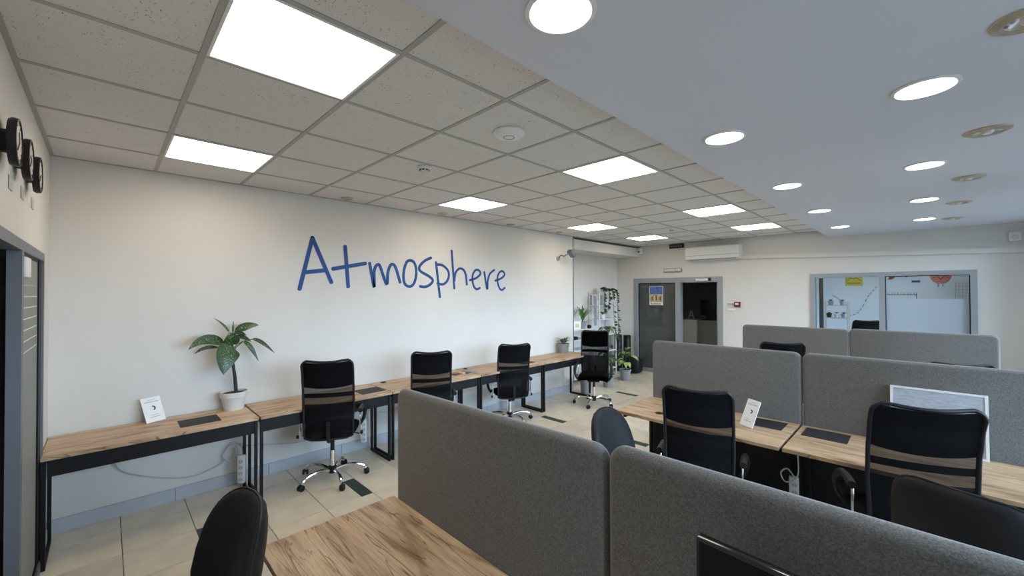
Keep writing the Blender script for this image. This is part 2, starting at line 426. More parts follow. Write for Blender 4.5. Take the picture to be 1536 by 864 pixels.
# alcove ceiling cells
for y0, y1 in ((6.3, 7.1), (7.1, 7.9), (7.9, 8.75)):
    obj('ceiling_tile', MB().box(-.585, -.02, y0+.01, y1-.01, H+.001, H+.015), M_acou, ce, sm=False)
for x in GX[1:6]:
    obj('grid_bar', MB().box(x-.012, x+.012, 0, BY, H-.003, H+.02), M_bar, ce, sm=False)
for y in GY[1:-1]:
    for a in range(6):
        obj('grid_bar', MB().box(GX[a]+(.012 if a else 0), GX[a+1]-(.012 if a < 5 else 0), y-.012, y+.012, H-.003, H+.019), M_bar, ce, sm=False)
em = MB(); em.box(WX, WX+.02, 0, BY, H-.004, H+.02); em.box(WX+.02, 3.4, 0, .02, H-.004, H+.02); em.box(WX+.02, 3.4, BY-.02, BY, H-.004, H+.02)
obj('edge_moulding', em, M_bar, ce, sm=False)
struct('ceiling_soffit', MB().box(3.352, RX, 0, BY, SZ, H+.028), M_soffit)
struct('ceiling_beam', MB().box(-.585, WX, 6.307, BY, 2.53, 2.715), M_wall)

# light panels
plabels = {(2.316, .577): 'large square ceiling light panel nearest the camera, at the top left',
           (.516, .577): 'ceiling light panel nearest the clocks, close to the lettered wall',
           (2.316, 2.977): 'ceiling light panel beyond the white ceiling disc, near the plaster soffit',
           (.516, 2.977): 'ceiling light panel above the end of the blue wall lettering',
           (2.316, 5.377): 'third ceiling light panel of the row beside the soffit',
           (.516, 5.377): 'third ceiling light panel of the row beside the lettered wall',
           (2.316, 7.177): 'farthest light panel of the soffit row, right above the air conditioner',
           (.516, 7.177): 'farthest light panel of the wall row, above the glass doors'}
for (x, y) in sorted(panels):
    t = thing('ceiling_light', plabels[(x, y)], 'ceiling light', (x+.3, y+.3, H))
    f = MB()
    f.box(-.29, -.278, -.29, .29, -.006, .012); f.box(.278, .29, -.29, .29, -.006, .012); f.box(-.278, .278, -.29, -.278, -.006, .012); f.box(-.278, .278, .278, .29, -.006, .012)
    obj('frame', f, M_white, t, sm=False)
    obj('diffuser', MB().box(-.278, .278, -.278, .278, -.002, .008), M_lampw, t, sm=False)

# downlights in the soffit
rowname = ['first', 'second', 'third', 'fourth', 'fifth']
def downlight(x, y, label, lit=True):
    t = thing('downlight', label, 'ceiling light', (x, y, SZ), 0, 'round recessed lamps in the soffit')
    obj('ring', MB().lathe([(.094, -.0005), (.112, -.0005), (.113, -.005), (.098, -.010), (.094, -.004), (.094, -.0005)], n=36, cap0=False, cap1=False), M_white, t)
    obj('diffuser', MB().lathe([(.001, -.004), (.093, -.004), (.093, -.0005)], n=36), M_lampd, t)
for k, y in enumerate((1.31, 2.82, 4.36, 5.88, 7.46)):
    downlight(3.65, y, 'round lit downlight, %s from the camera in the row beside the tiled ceiling' % rowname[k])
downlight(4.465, 1.31, 'round lit downlight overhead beside the camera, above the picture')
for k, y in enumerate((2.83, 4.39, 5.94, 7.46)):
    downlight(4.465, y, 'round lit downlight, %s from the camera in the row nearer the windows' % rowname[k])
for k, y in enumerate((2.43, 3.77, 5.10, 6.365, 7.63)):
    t = thing('recessed_spotlight', 'unlit round spotlight with metal ring in the soffit, %s from the camera' % rowname[k], 'ceiling light', (4.71, y, SZ), 0, 'unlit round spotlights in the soffit')
    obj('ring', MB().lathe([(.06, -.002), (.095, -.001), (.093, -.006), (.07, -.016), (.062, -.012), (.06, -.002)], n=32, cap0=False, cap1=False), M_brass, t)
    obj('reflector', MB().lathe([(.061, -.008), (.045, -.004), (.02, -.003), (.001, -.003)], n=28, cap0=False), M_chrome, t)
    obj('bulb', MB().lathe([(.001, -.02), (.018, -.018), (.024, -.010), (.024, -.003)], n=20), M_white, t)

# things on the tiled ceiling
t = thing('access_point', 'white disc shaped wireless access point on the tiled ceiling', 'access point', (2.62, 2.09, H))
obj('body', MB().lathe([(.098, -.001), (.1, -.012), (.085, -.026), (.045, -.034), (.001, -.035)], n=36, cap1=False), M_white, t)
obj('status_ring', MB().lathe([(.028, -.034), (.033, -.0365), (.036, -.034)], n=28, cap0=False, cap1=False), M_ink, t)
def smoke(x, y, label, s=1.0):
    t = thing('smoke_detector', label, 'smoke detector', (x, y, H-.003))
    obj('base', MB().lathe([(.052*s, 0), (.052*s, -.012*s), (.046*s, -.018*s)], n=28), M_white, t)
    obj('sensor_head', MB().lathe([(.036*s, -.018*s), (.036*s, -.036*s), (.02*s, -.044*s), (.001, -.045*s)], n=24, cap1=False), M_offwhite, t)
    v = MB()
    for k in range(8):
        a = 2*PI*k/8; v.box(-.008*s, .008*s, -.003, .003, -.005, .005, rot=Matrix.Rotation(a+PI/2, 3, 'Z'))
        for q in v.bm.verts[-8:]: q.co += Vector((.0365*s*math.cos(a), .0365*s*math.sin(a), -.027*s))
    obj('vent_slot', v, M_inkd, t, sm=False)
smoke(1.64, 2.10, 'small round smoke detector on the ceiling left of the white disc')
smoke(1.60, 6.75, 'tiny dark smoke detector on the ceiling in front of the glass doors', .7)
for k, y in enumerate((2.11, 3.33, 4.55, 5.70)):
    t = thing('ceiling_spot', 'unlit brass rimmed spot on the ceiling edge, %s along the lettered wall' % rowname[k], 'ceiling light', (.14, y, H), 0, 'unlit brass spots along the lettered wall')
    obj('ring', MB().lathe([(.03, -.0005), (.058, -.001), (.056, -.014), (.034, -.02), (.03, -.006)], n=28, cap0=False, cap1=False), M_brass, t)
    obj('lens', MB().lathe([(.001, -.006), (.033, -.006), (.033, -.001)], n=24), M_offwhite, t)

# ================================================================ NEAR WALL (clocks and doorway)
d = sthing('door_1')
fr = MB(); fr.box(1.40, 1.46, -.036, .012, 0, 2.005); fr.box(.46, .50, -.13, .012, 0, 2.005); fr.box(.50, 1.40, -.13, .012, 1.955, 2.005)
fr.box(1.46, 2.24, -.13, .012, 1.955, 2.005); fr.box(2.24, 2.30, -.13, .012, 0, 2.005); fr.box(.50, 1.40, -.06, .01, 0, .07)
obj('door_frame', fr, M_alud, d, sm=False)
pane = obj('glass_pane', MB().box(.62, 1.40, -.014, -.006, .07, 1.955), M_frostg, d, sm=False)
gasket_shadow = MB(); gasket_shadow.box(.50, .62, -.05, .002, .07, 1.955); gasket_shadow.box(.62, 1.40, -.015, -.003, 1.94, 1.955); gasket_shadow.box(.62, 1.40, -.015, .004, .07, .10)  # wide upright strip is gasket plus the frame side's shadow, built in black
obj('gasket', gasket_shadow, M_black, d, sm=False)
for k in range(6):
    obj('film_stripe', MB().box(.64, 1.38, -.0065, -.0045, 1.44+.058*k, 1.445+.058*k), M_white, pane, sm=False)
obj('film_band', MB().box(.64, 1.38, -.0065, -.0048, 1.79, 1.80), M_alu, pane, sm=False)
obj('closer_box', MB().box(1.22, 1.39, -.005, .02, 1.83, 1.93, .005), M_white, d)
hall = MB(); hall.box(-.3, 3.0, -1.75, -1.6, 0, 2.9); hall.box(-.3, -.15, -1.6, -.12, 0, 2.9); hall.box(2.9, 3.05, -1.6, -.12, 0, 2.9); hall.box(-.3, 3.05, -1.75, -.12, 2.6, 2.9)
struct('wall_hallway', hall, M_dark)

for k, (x, z, lab) in enumerate(((1.96, 2.34, 'black rimmed round wall clock, nearest of the three to the camera'), (1.592, 2.357, 'black rimmed round wall clock, the middle one of three'), (1.212, 2.366, 'black rimmed round wall clock, nearest the room corner'))):
    t = thing('wall_clock', lab, 'clock', (x, 0, z), 0, 'three wall clocks in a row')
    obj('rim', MB().lathe([(.045, 0.001), (.045, .022), (.088, .024), (.094, .034), (.092, .050), (.084, .051), (.082, .046)], n=40, axis='y', cap1=False), M_blackp, t)
    fa = obj('clock_face', MB().lathe([(.001, .0465), (.083, .0465), (.083, .042)], n=36, axis='y'), M_face, t)
    h = MB()
    a1 = [.4, 1.3, 2.0][k]; a2 = 2.2
    for a, l, w in ((a1, .042, .004), (a2, .064, .003)):
        h.box(-w, w, -.001, .001, 0, l); 
        for v in h.bm.verts[-8:]: v.co = Matrix.Rotation(a, 3, 'Y') @ v.co + Vector((0, .050, 0))
    obj('hands', h, M_inkd, t, sm=False)
    mk = MB()
    for q in range(12):
        mk.box(-.002, .002, -.0008, .0008, .066, .077)
        for v in mk.bm.verts[-8:]: v.co = Matrix.Rotation(q*PI/6, 3, 'Y') @ v.co + Vector((0, .0475, 0))
    obj('hour_marks', mk, M_inkd, t, sm=False)['kind'] = 'stuff'
    pl = obj('clock_plate', MB().box(-.045, .045, 0.0005, .004, -.03, .03, .002, 1), M_plate, None, (x-.24 if k == 0 else x-.22, 0, z-.12))
    tag(pl, ['small grey plate under the clock nearest the camera', 'small grey plate under the middle clock', 'small grey plate under the clock nearest the corner'][k], 'plate', 'plates under the clocks')

# ================================================================ LETTERED WALL
LET = [('letter_a', [[(1.813, 2.32), (1.69, 1.792)], [(1.813, 2.32), (2.006, 1.864)], [(1.742, 1.961), (1.936, 1.988)]], .021), ('letter_t', [[(2.155, 2.254), (2.188, 1.82)], [(2.026, 2.008), (2.383, 2.082)]], .021), ('letter_m', [[(2.436, 2.085), (2.49, 1.81), (2.49, 1.976), (2.506, 2.048), (2.534, 2.075), (2.564, 2.054), (2.646, 1.847), (2.662, 1.981), (2.689, 2.065), (2.723, 2.089), (2.764, 2.05), (2.822, 1.876)]], .018), ('letter_o', [[(2.957, 2.148), (2.916, 2.127), (2.882, 2.045), (2.869, 1.949), (2.884, 1.863), (2.929, 1.828), (2.983, 1.832), (3.025, 1.885), (3.048, 1.983), (3.039, 2.08), (3.003, 2.137), (2.957, 2.148)]], .018), ('letter_s', [[(3.262, 2.195), (3.168, 2.151), (3.093, 2.073), (3.111, 2.018), (3.226, 1.962), (3.292, 1.909), (3.254, 1.854), (3.179, 1.822), (3.104, 1.827)]], .018), ('letter_p', [[(3.341, 2.14), (3.399, 1.692)], [(3.346, 2.114), (3.444, 2.108), (3.529, 2.045), (3.544, 1.966), (3.509, 1.893), (3.443, 1.856), (3.365, 1.87)]], .017), ('letter_h', [[(3.591, 2.308), (3.634, 1.806)], [(3.635, 1.905), (3.653, 2.011), (3.714, 2.073), (3.787, 2.063), (3.83, 1.995), (3.849, 1.861)]], .016), ('letter_e', [[(3.905, 1.921), (4.018, 1.952), (4.099, 2.014), (4.068, 2.064), (4.004, 2.062), (3.958, 1.999), (3.952, 1.911), (3.981, 1.827), (4.032, 1.794), (4.084, 1.812)]], .016), ('letter_r', [[(4.17, 2.039), (4.224, 1.795), (4.236, 1.915), (4.276, 2.019), (4.363, 2.079)]], .016), ('letter_e', [[(4.387, 1.923), (4.505, 1.958), (4.577, 2.016), (4.538, 2.067), (4.473, 2.048), (4.431, 1.977), (4.434, 1.896), (4.469, 1.814), (4.52, 1.784), (4.576, 1.815)]], .016)]
def spline(p, n=5):
    if len(p) < 3: return p
    out = []
    for i in range(len(p)-1):
        a = p[max(i-1, 0)]; b = p[i]; c = p[i+1]; e = p[min(i+2, len(p)-1)]
        for k in range(n):
            s = k/n
            out.append(tuple(.5*((2*b[q])+(-a[q]+c[q])*s+(2*a[q]-5*b[q]+4*c[q]-e[q])*s*s+(-a[q]+3*b[q]-3*c[q]+e[q])*s**3) for q in range(len(b))))
    out.append(p[-1]); return out
t = thing('wall_lettering', 'blue handwritten lettering reading Atmosphere on the long wall', 'lettering', (WX, 0, 0))
for nm, ss, w in LET:
    mb = MB()
    done = set()
    for q, s in enumerate(ss):
        mb.tube([(.002, y, z) for y, z in spline(s)], w, 10, flat=1)
        for v in mb.bm.verts:
            if v not in done: v.co.x = .0005+(.0045+.0007*q if v.co.x > .004 else 0); done.add(v)
    # round stroke ends
    for s in ss:
        for (y, z) in (s[0], s[-1]): mb.lathe([(w, .0005), (w, .0044)], (0, y, z), 14, axis='x')
    obj(nm, mb, M_blue, t, sm=False)

# wall bracket lamp near the corner
t = thing('wall_spotlight', 'small grey spotlight on a bent arm on the wall near the alcove', 'wall light', (WX, 5.86, 2.33))
obj('bracket', MB().lathe([(.04, .001), (.04, .018), (.03, .022)], n=20, axis='x'), M_alu, t)
obj('arm', MB().tube(spline([(.02, 0, 0), (.07, -.01, .05), (.12, .03, .04), (.17, .10, .10)]), .010, 8), M_alud, t)
obj('lamp_head', MB().box(-.05, .05, -.075, .075, -.03, .03, .01, rot=Matrix.Rotation(-.7, 3, 'X')), M_alud, t, (.18, .15, .085))
obj('cable_loop', MB().tube([(.03+.0*a, .09+.055*math.cos(a), -.05+.055*math.sin(a)) for a in [2*PI*k/24 for k in range(24)]], .004, 6, closed=True), M_offwhite, t)

# ================================================================ DESKS
def make_desk(label, L=1.2, D=.55, apron=.11, group=None, cantilever=False):
    """length on local X, front edge towards local -Y, origin floor centre"""
    t = thing('office_desk', label, 'desk', (0, 0, 0), 0, group)
    obj('desktop', MB().box(-L/2+.002, L/2-.002, -D/2, D/2, .693, .718, .002, 1), M_wood, t)
    if not cantilever: obj('front_rail', MB().box(-L/2+.03, L/2-.03, -D/2+.03, -D/2+.05, .692-apron, .692), M_black, t, sm=False)
    else: obj('modesty_panel', MB().box(-L/2+.008, L/2-.008, D/2-.05, D/2-.032, .15, .692), M_black, t, sm=False)
    obj('rear_rail', MB().box(-L/2+.03, L/2-.03, D/2-.10, D/2-.07, .655, .692), M_black, t, sm=False)
    for s in (-1, 1):
        x = s*(L/2-(.06 if cantilever else .016)); m = MB()
        if not cantilever: m.box(x-.010, x+.010, -D/2+.02, -D/2+.05, 0, .69)
        m.box(x-.010, x+.010, D/2-.135, D/2-.105, .004, .69)
        m.box(x-.0095, x+.0095, -D/2+.05, D/2-.135, 0, .03); m.box(x-.0095, x+.0095, -D/2+.05, D/2-.135, .66, .69)
        obj('leg_frame', m, M_black, t, sm=False)
    return t
dk = make_desk('oak topped desk in the room corner under the lettered wall, with the big potted plant')
dk.location = (.275, .603, 0); dk.rotation_euler = (0, 0, PI/2)
for y, lab in ((1.812, 'oak topped wall desk behind the nearest black mesh chair'), (3.02, 'oak topped wall desk holding the small leather items'), (4.23, 'oak topped wall desk beside the third mesh chair, right of the leather items'), (5.44, 'oak topped wall desk at the end, carrying the small grey planter')):
    dup(dk, lab, (.275, y, 0), PI/2)
near = make_desk('large oak topped desk in the left foreground in front of the felt screen', 1.235, .60, cantilever=True)
near.location = (3.158, 1.038, 0)
dup(near, 'oak topped desk in the right foreground, under the black monitor', (4.395, 1.038, 0), 0)
for k, x in enumerate((3.158, 4.395)):
    dup(near, 'oak topped desk hidden directly behind the %s foreground screen' % ('left', 'right')[k], (x, 1.705, 0), PI)
mid = make_desk('oak topped desk with the white card, in front of the middle felt screen', 1.225, .66, cantilever=True)
mid.location = (3.155, 3.785, 0)
dup(mid, 'oak topped middle desk with the marbled board leaning on it', (4.395, 3.785, 0), 0)
for k, x in enumerate((3.155, 4.395)):
    dup(mid, 'oak topped desk hidden directly behind the %s middle screen' % ('left', 'right')[k], (x, 4.505, 0), PI)
for k, x in enumerate((3.20, 4.43)):
    dup(mid, 'oak topped desk hidden just before the %s farthest screen' % ('left', 'right')[k], (x, 6.45, 0), 0)

# felt screens
def screen(label, x0, x1, yn, top, bottom, th=.05, roll=0):
    t = thing('felt_screen', label, 'partition', ((x0+x1)/2, yn+th/2, 0), 0)
    w = (x1-x0)/2; r = .055; prof = []
    pts = [(-w, bottom)]
    for k in range(9): a = PI-k*PI/16; pts.append((-w+r+r*math.cos(a), top-r+r*math.sin(a)))
    for k in range(9): a = PI/2-k*PI/16; pts.append((w-r+r*math.cos(a), top-r+r*math.sin(a)))
    pts.append((w, bottom))
    # cross section layers inset for a soft rounded rim
    layers = []; n = 5; e = th/2
    for j in range(2*n+1):
        a = -PI/2+PI*j/(2*n); yy = e*math.sin(a); ins = e*(1-math.cos(a))
        layers.append((yy, ins))
    mb = MB(); rings = []
    for yy, ins in layers:
        ring = []
        for (x, z) in pts:
            cx = max(min(x, w-r), -w+r); cz = min(z, top-r)
            dv = Vector((x-cx, z-cz)); l = dv.length
            if z == bottom: nx, nz = (x/abs(x)*(abs(x)-ins), z)
            elif l > 0: dv *= (l-ins)/l; nx, nz = cx+dv.x, cz+dv.y
            nz += math.tan(roll)*nx
            ring.append(mb.bm.verts.new((nx, yy, nz)))
        rings.append(ring)
    for A, B in zip(rings, rings[1:]):
        for k in range(len(A)-1): mb.bm.faces.new((A[k], A[k+1], B[k+1], B[k]))
    mb.bm.faces.new(rings[0]); mb.bm.faces.new(rings[-1][::-1])
    mb.bm.faces.new([R[0] for R in rings]); mb.bm.faces.new([R[-1] for R in rings][::-1])
    obj('felt_panel', mb, M_felt, t)
    for s in (-1, 1): obj('clamp', MB().box(s*(w-.25)-.03, s*(w-.25)+.03, -th/2-.004, th/2+.004, .60, .69), M_black, t, sm=False)
    return t
screen('grey felt screen, left one of the foreground pair', 2.56, 3.786, 1.34, 1.276, .45, roll=.018)
screen('grey felt screen, right one of the foreground pair, behind the black monitor', 3.79, 5.03, 1.34, 1.302, .45)
screen('grey felt screen behind the white card, left one of the middle pair', 2.555, 3.779, 4.12, 1.272, .12)
screen('grey felt screen with the marbled board leaning on it, right one of the middle pair', 3.782, 5.02, 4.12, 1.274, .12)
screen('grey felt screen of the farthest pair, left one, near the fire alarm', 2.605, 3.796, 6.79, 1.278, .12)
screen('grey felt screen of the farthest pair, right one, under the interior window', 3.799, 5.0, 6.79, 1.288, .12)

# desk pads
padm = MB().box(-.13, .13, -.11, .11, 0, .004, .0015, 1).mesh('desk_pad', M_mat)
for (x, y, rz, lab) in ((.32, .835, PI/2, 'black desk pad beside the white pot on the corner desk'), (.33, 2.27, PI/2, 'black desk pad right of the nearest mesh chair'), (.30, 4.66, PI/2+.05, 'black desk pad right of the third mesh chair'),
                    (3.57, 3.95, 0, 'black desk pad partly behind the white card on the middle desk'), (3.95, 3.945, 0, 'black desk pad on the desk right of the seam, middle row')):
    tag(link('desk_pad', padm, None, (x, y, .7182), rz), lab, 'desk pad', 'black desk pads')
# cable grommets
for (x, y, lab) in ((.07, 2.56, 'black cable grommet in the wall desk left of the second mesh chair'), (2.86, 3.63, 'black cable grommet left of the chair in the middle row'), (.07, 3.75, 'black cable grommet in the wall desk behind the third chair')):
    t = thing('cable_grommet', lab, 'grommet', (x, y, .718))
    obj('flange', MB().lathe([(.033, .0003), (.032, .004), (.022, .005)], n=24), M_blackp, t)
    obj('cap', MB().lathe([(.021, .005), (.020, .008), (.001, .0085)], n=20, cap1=False), M_black, t)

# leaning cards
def card(p0, p1, t0, t1, label):
    """bottom corners p0,p1 and top corners t0,t1 (world)"""
    p0, p1, t0, t1 = map(Vector, (p0, p1, t0, t1)); ex = (p1-p0); w = ex.length; ex.normalize()
    up = ((t0+t1)/2-(p0+p1)/2); h = up.length; ez = (up-ex*up.dot(ex)).normalized(); ey = ez.cross(ex)
    t = thing('display_card', label, 'card', (p0+p1)/2)
    def P(u, v, k): return (p1-p0)*u*.5+ (up)*v + ey*k
    def q(name, u0, u1, v0, v1, k, m, par, th=.0006):
        b = MB(); vs = [b.bm.verts.new(P(u, v, kk)) for kk in (k, k-th) for (u, v) in ((u0, v0), (u1, v0), (u1, v1), (u0, v1))]
        for f in ((0, 1, 2, 3), (4, 7, 6, 5), (0, 4, 5, 1), (1, 5, 6, 2), (2, 6, 7, 3), (3, 7, 4, 0)): b.bm.faces.new([vs[i] for i in f])
        return obj(name, b, m, par, sm=False)
    pg = q('sheet', -1, 1, 0, 1, 0, M_paper, t, .004)
    s = -1 if ey.dot(Vector((4.4, .3, 1.7))-p0) > 0 else 1
    k = .0008 if s < 0 else -.0048
    for (a, b, v, hh) in ((-.35, .35, .885, .012), (-.72, .72, .80, .022), (-.4, .4, .27, .012), (-.55, .55, .19, .016)): q('text_line', a, b, v, v+hh, k, M_ink, pg)
    b = MB(); N = 16
    for i in range(N):
        a0 = -1.5+3.4*i/N; a1 = -1.5+3.4*(i+1)/N
        def R(a, rr): return P(.02+rr*math.cos(a)/(w*.5), .55+rr*math.sin(a)/h, k)
        r_in = .007+.008*abs((i+.5)/N-.5)
        vs = [b.bm.verts.new(x) for x in (R(a0, r_in), R(a0, .019), R(a1, .019), R(a1, r_in))]; b.bm.faces.new(vs)
    obj('emblem', b, M_inkd, pg, sm=False)
    return t
card((.115, .526, .7185), (.050, .648, .7185), (.025, .486, .903), (-.006, .612, .903), 'white display card leaning on the lettered wall beside the desk pad')
card((3.432, 3.802, .7185), (3.538, 3.736, .7185), (3.44, 3.99, .885), (3.56, 3.91, .883), 'white display card propped on the middle desk right of the mesh chair')
# small prop foot behind the second card
# leather items on desk three
t = tag(obj('wallet', MB().box(-.05, .05, -.045, .045, 0, .014, .004), M_brown, None, (.30, 3.40, .7185), .3), 'dark brown wallet on the wall desk beside the second mesh chair', 'wallet')
tag(obj('note_box', MB().box(-.05, .05, -.03, .03, 0, .022, .003), M_tan, None, (.31, 3.49, .7185), .25), 'small tan box between the wallet and the black phone', 'box')
tag(obj('phone', MB().box(-.07, .07, -.035, .035, 0, .009, .003), M_screen, None, (.29, 3.566, .7185), .25), 'black phone between the tan box and the grey notebook', 'phone')
tag(obj('notebook', MB().box(-.08, .08, -.05, .05, 0, .010, .002), M_gpot, None, (.28, 3.665, .7185), .2), 'grey notebook, rightmost of the items on the wall desk', 'notebook')

# ================================================================ CHAIRS
TOP = 1.155
def ycurve(z):
    pts = [(.40, -.20), (.55, -.235), (.72, -.225), (.88, -.235), (1.0, -.262), (1.17, -.315)]
    for (a, ya), (b, yb) in zip(pts, pts[1:]):
        if z <= b: s = (z-a)/(b-a); s = s*s*(3-2*s) if 0 <= s <= 1 else s; return ya+(yb-ya)*s
    return yb
def hw(z, top=TOP):
    w = .200+.010*min(1, (z-.42)/.3); r = .055
    if z > top-r: w = w-r+math.sqrt(max(0, r*r-(z-(top-r))**2))
    if z < .42+.03: w = w-.03+math.sqrt(max(0, .0009-(.45-z)**2))
    return w
def bp(u, z, off=0): return Vector((u*hw(z), ycurve(z)+.035*u*u+off, z-.012*(1-u*u)*max(0, (z-1.0)/.15)))
def star_base(t, chrome=True):
    mm = M_chrome if chrome else M_blackp
    obj('base_hub', MB().lathe([(.03, .055), (.038, .065), (.038, .115), (.028, .125)], n=20), M_blackp, t)
    obj('gas_column', MB().lathe([(.024, .125), (.024, .27), (.020, .272)], n=18), M_chrome if chrome else M_blackp, t)
    obj('column_sleeve', MB().lathe([(.0185, .27), (.0185, .40)], n=16), M_blackp, t)
    sp = MB().tube(spline([(.03, 0, .085), (.12, 0, .108), (.22, 0, .105), (.28, 0, .08), (.295, 0, .055)]), [.016]*4+[.015]*13, 8).mesh('base_spoke', mm)
    cm = MB(); 
    for s in (-1, 1): cm.lathe([(.001, s*.008), (.020, s*.008), (.026, s*.012), (.026, s*.020), (.018, s*.026), (.001, s*.026)] if s > 0 else [(.001, s*.026), (.018, s*.026), (.026, s*.020), (.026, s*.012), (.020, s*.008), (.001, s*.008)], (0, 0, .026), 16, axis='y', cap0=False, cap1=False)
    cm.box(-.012, .012, -.010, .010, .026, .06, .004)
    cm = cm.mesh('caster', M_blackp)
    for k in range(5):
        a = 2*PI*k/5+.11
        link('base_spoke', sp, t, (0, 0, 0), a)
        link('caster', cm, t, (.305*math.cos(a), .305*math.sin(a), 0), a+1.1*k)
def make_mesh_chair(label):
    t = thing('mesh_chair', label, 'chair')
    star_base(t)
    obj('seat_mechanism', MB().box(-.09, .09, -.11, .11, .395, .43, .01), M_blackp, t)
    def seat(u, v):
        x = (u-.5)*2; y = (v-.5)*2
        return Vector((x*.232*(1-.05*y*y), .03+y*.235*(1-.06*x*x), .505-.03*(x**6)-.05*max(0, y)**5))
    sm_ = MB(); sm_.grid(seat, 12, 12, .07)
    obj('seat', sm_, M_seat, t)
    obj('back_net', MB().grid(lambda u, v: bp((u-.5)*2*.985, .43+(TOP-.01-.43)*v), 10, 24), M_net, t)
    obj('back_net', MB().grid(lambda u, v: bp((u-.5)*2*.96, .44+(.76-.44)*v, .035*math.sin(PI*v)), 10, 10), M_net2, t)
    hp = MB().grid(lambda u, v: bp((u-.5)*1.94, (.915-.02*(1-((u-.5)*2)**2))+(TOP-.012-(.915-.02*(1-((u-.5)*2)**2)))*v, .014*math.sin(PI*v)**.5), 12, 8, .03)
    obj('headrest', hp, M_pad, t)
    obj('lumbar_band', MB().grid(lambda u, v: bp((u-.5)*1.96, .815+.04*v, .004), 10, 2, .006), M_blackp, t)
    path = [bp(-1, z) for z in [.45+(1.095-.45)*k/14 for k in range(15)]]
    for k in range(1, 8):
        z = 1.095+.06*math.sin(k*PI/16); path.append(bp(-1, min(z, TOP-.0005)))
    top = [bp(-(1-2*k/10), TOP-.0002) for k in range(0, 11)]
    left = path; right = [Vector((-p.x, p.y, p.z)) for p in path][::-1]
    bot = [bp(1-2*k/8, .432) for k in range(1, 8)]
    obj('back_frame', MB().tube(left+top[1:-1]+right+bot, .0105, 8, closed=True), M_blackp, t)
    obj('back_bracket', MB().tube(spline([(0, -.05, .41), (0, -.17, .40), (0, -.23, .46), (0, -.24, .60)]), .018, 8, flat=.7), M_blackp, t)
    for s in (-1, 1):
        obj('arm_loop', MB().tube(spline([(s*.225, .16, .44), (s*.262, .17, .50), (s*.275, .15, .575), (s*.268, .08, .645), (s*.262, -.02, .66), (s*.262, -.13, .655)]), [.018]*10+[.022]*16, 8), M_blackp, t)
        obj('arm_bar', MB().box(s*.256-.005, s*.256+.005, -.125, -.10, .42, .655, .003, 1), M_chrome, t)
        obj('arm_knob', MB().lathe([(.016, 0), (.016, .02)], (s*.262 if s > 0 else s*.262-.02, -.112, .45), 14, axis='x'), M_blackp, t)
    obj('height_lever', MB().tube([(.08, .02, .41), (.2, .03, .40), (.26, .03, .385)], .006, 6), M_blackp, t)
    return t
c0 = make_mesh_chair('black mesh chair nearest the camera at the wall desks, left of the foreground screen')
def placed(o, cx, cy, fx, fy, dz=0, ):
    o.location = (cx, cy, 0); o.rotation_euler = (0, 0, face_rot(fx, fy))
    if dz:
        for ch in o.children:
            if ch.name.split('.')[0] not in ('base_hub', 'gas_column', 'base_spoke', 'caster'): ch.location.z += dz
placed(c0, .50, 1.82, -.86, .5)
def chair(label, *a, group=None):
    o = dup(c0, label)
    for ch in o.children: ch.location.z = 0
    placed(o, *a); return o
chair('black mesh chair at the wall desks, second along, lower half hidden by the felt screen', .50, 2.91, -.85, .5, -.037)
chair('black mesh chair at the wall desks, third along, below the end of the lettering', .47, 4.20, -.85, .5, -.075)
chair('black mesh chair turned towards the room, in front of the shelves and plants', .80, 5.72, .49, -.87, -.035)
chair('black mesh chair at the middle desk left of the white card', 3.33, 3.30, -.25, .97, -.04)
chair('black mesh chair in front of the marbled board in the middle row', 4.37, 3.42, -.32, .95, .027)
chair('black mesh chair whose top shows above the left middle screen', 3.24, 5.85, -.40, .92, .03)
chair('black mesh chair whose top edge just shows above the right middle screen', 4.57, 5.62, -.35, .94, -.015)
chair('black mesh chair seen through the interior window in the bright room', 3.56, 10.95, -.4, .92, .03)

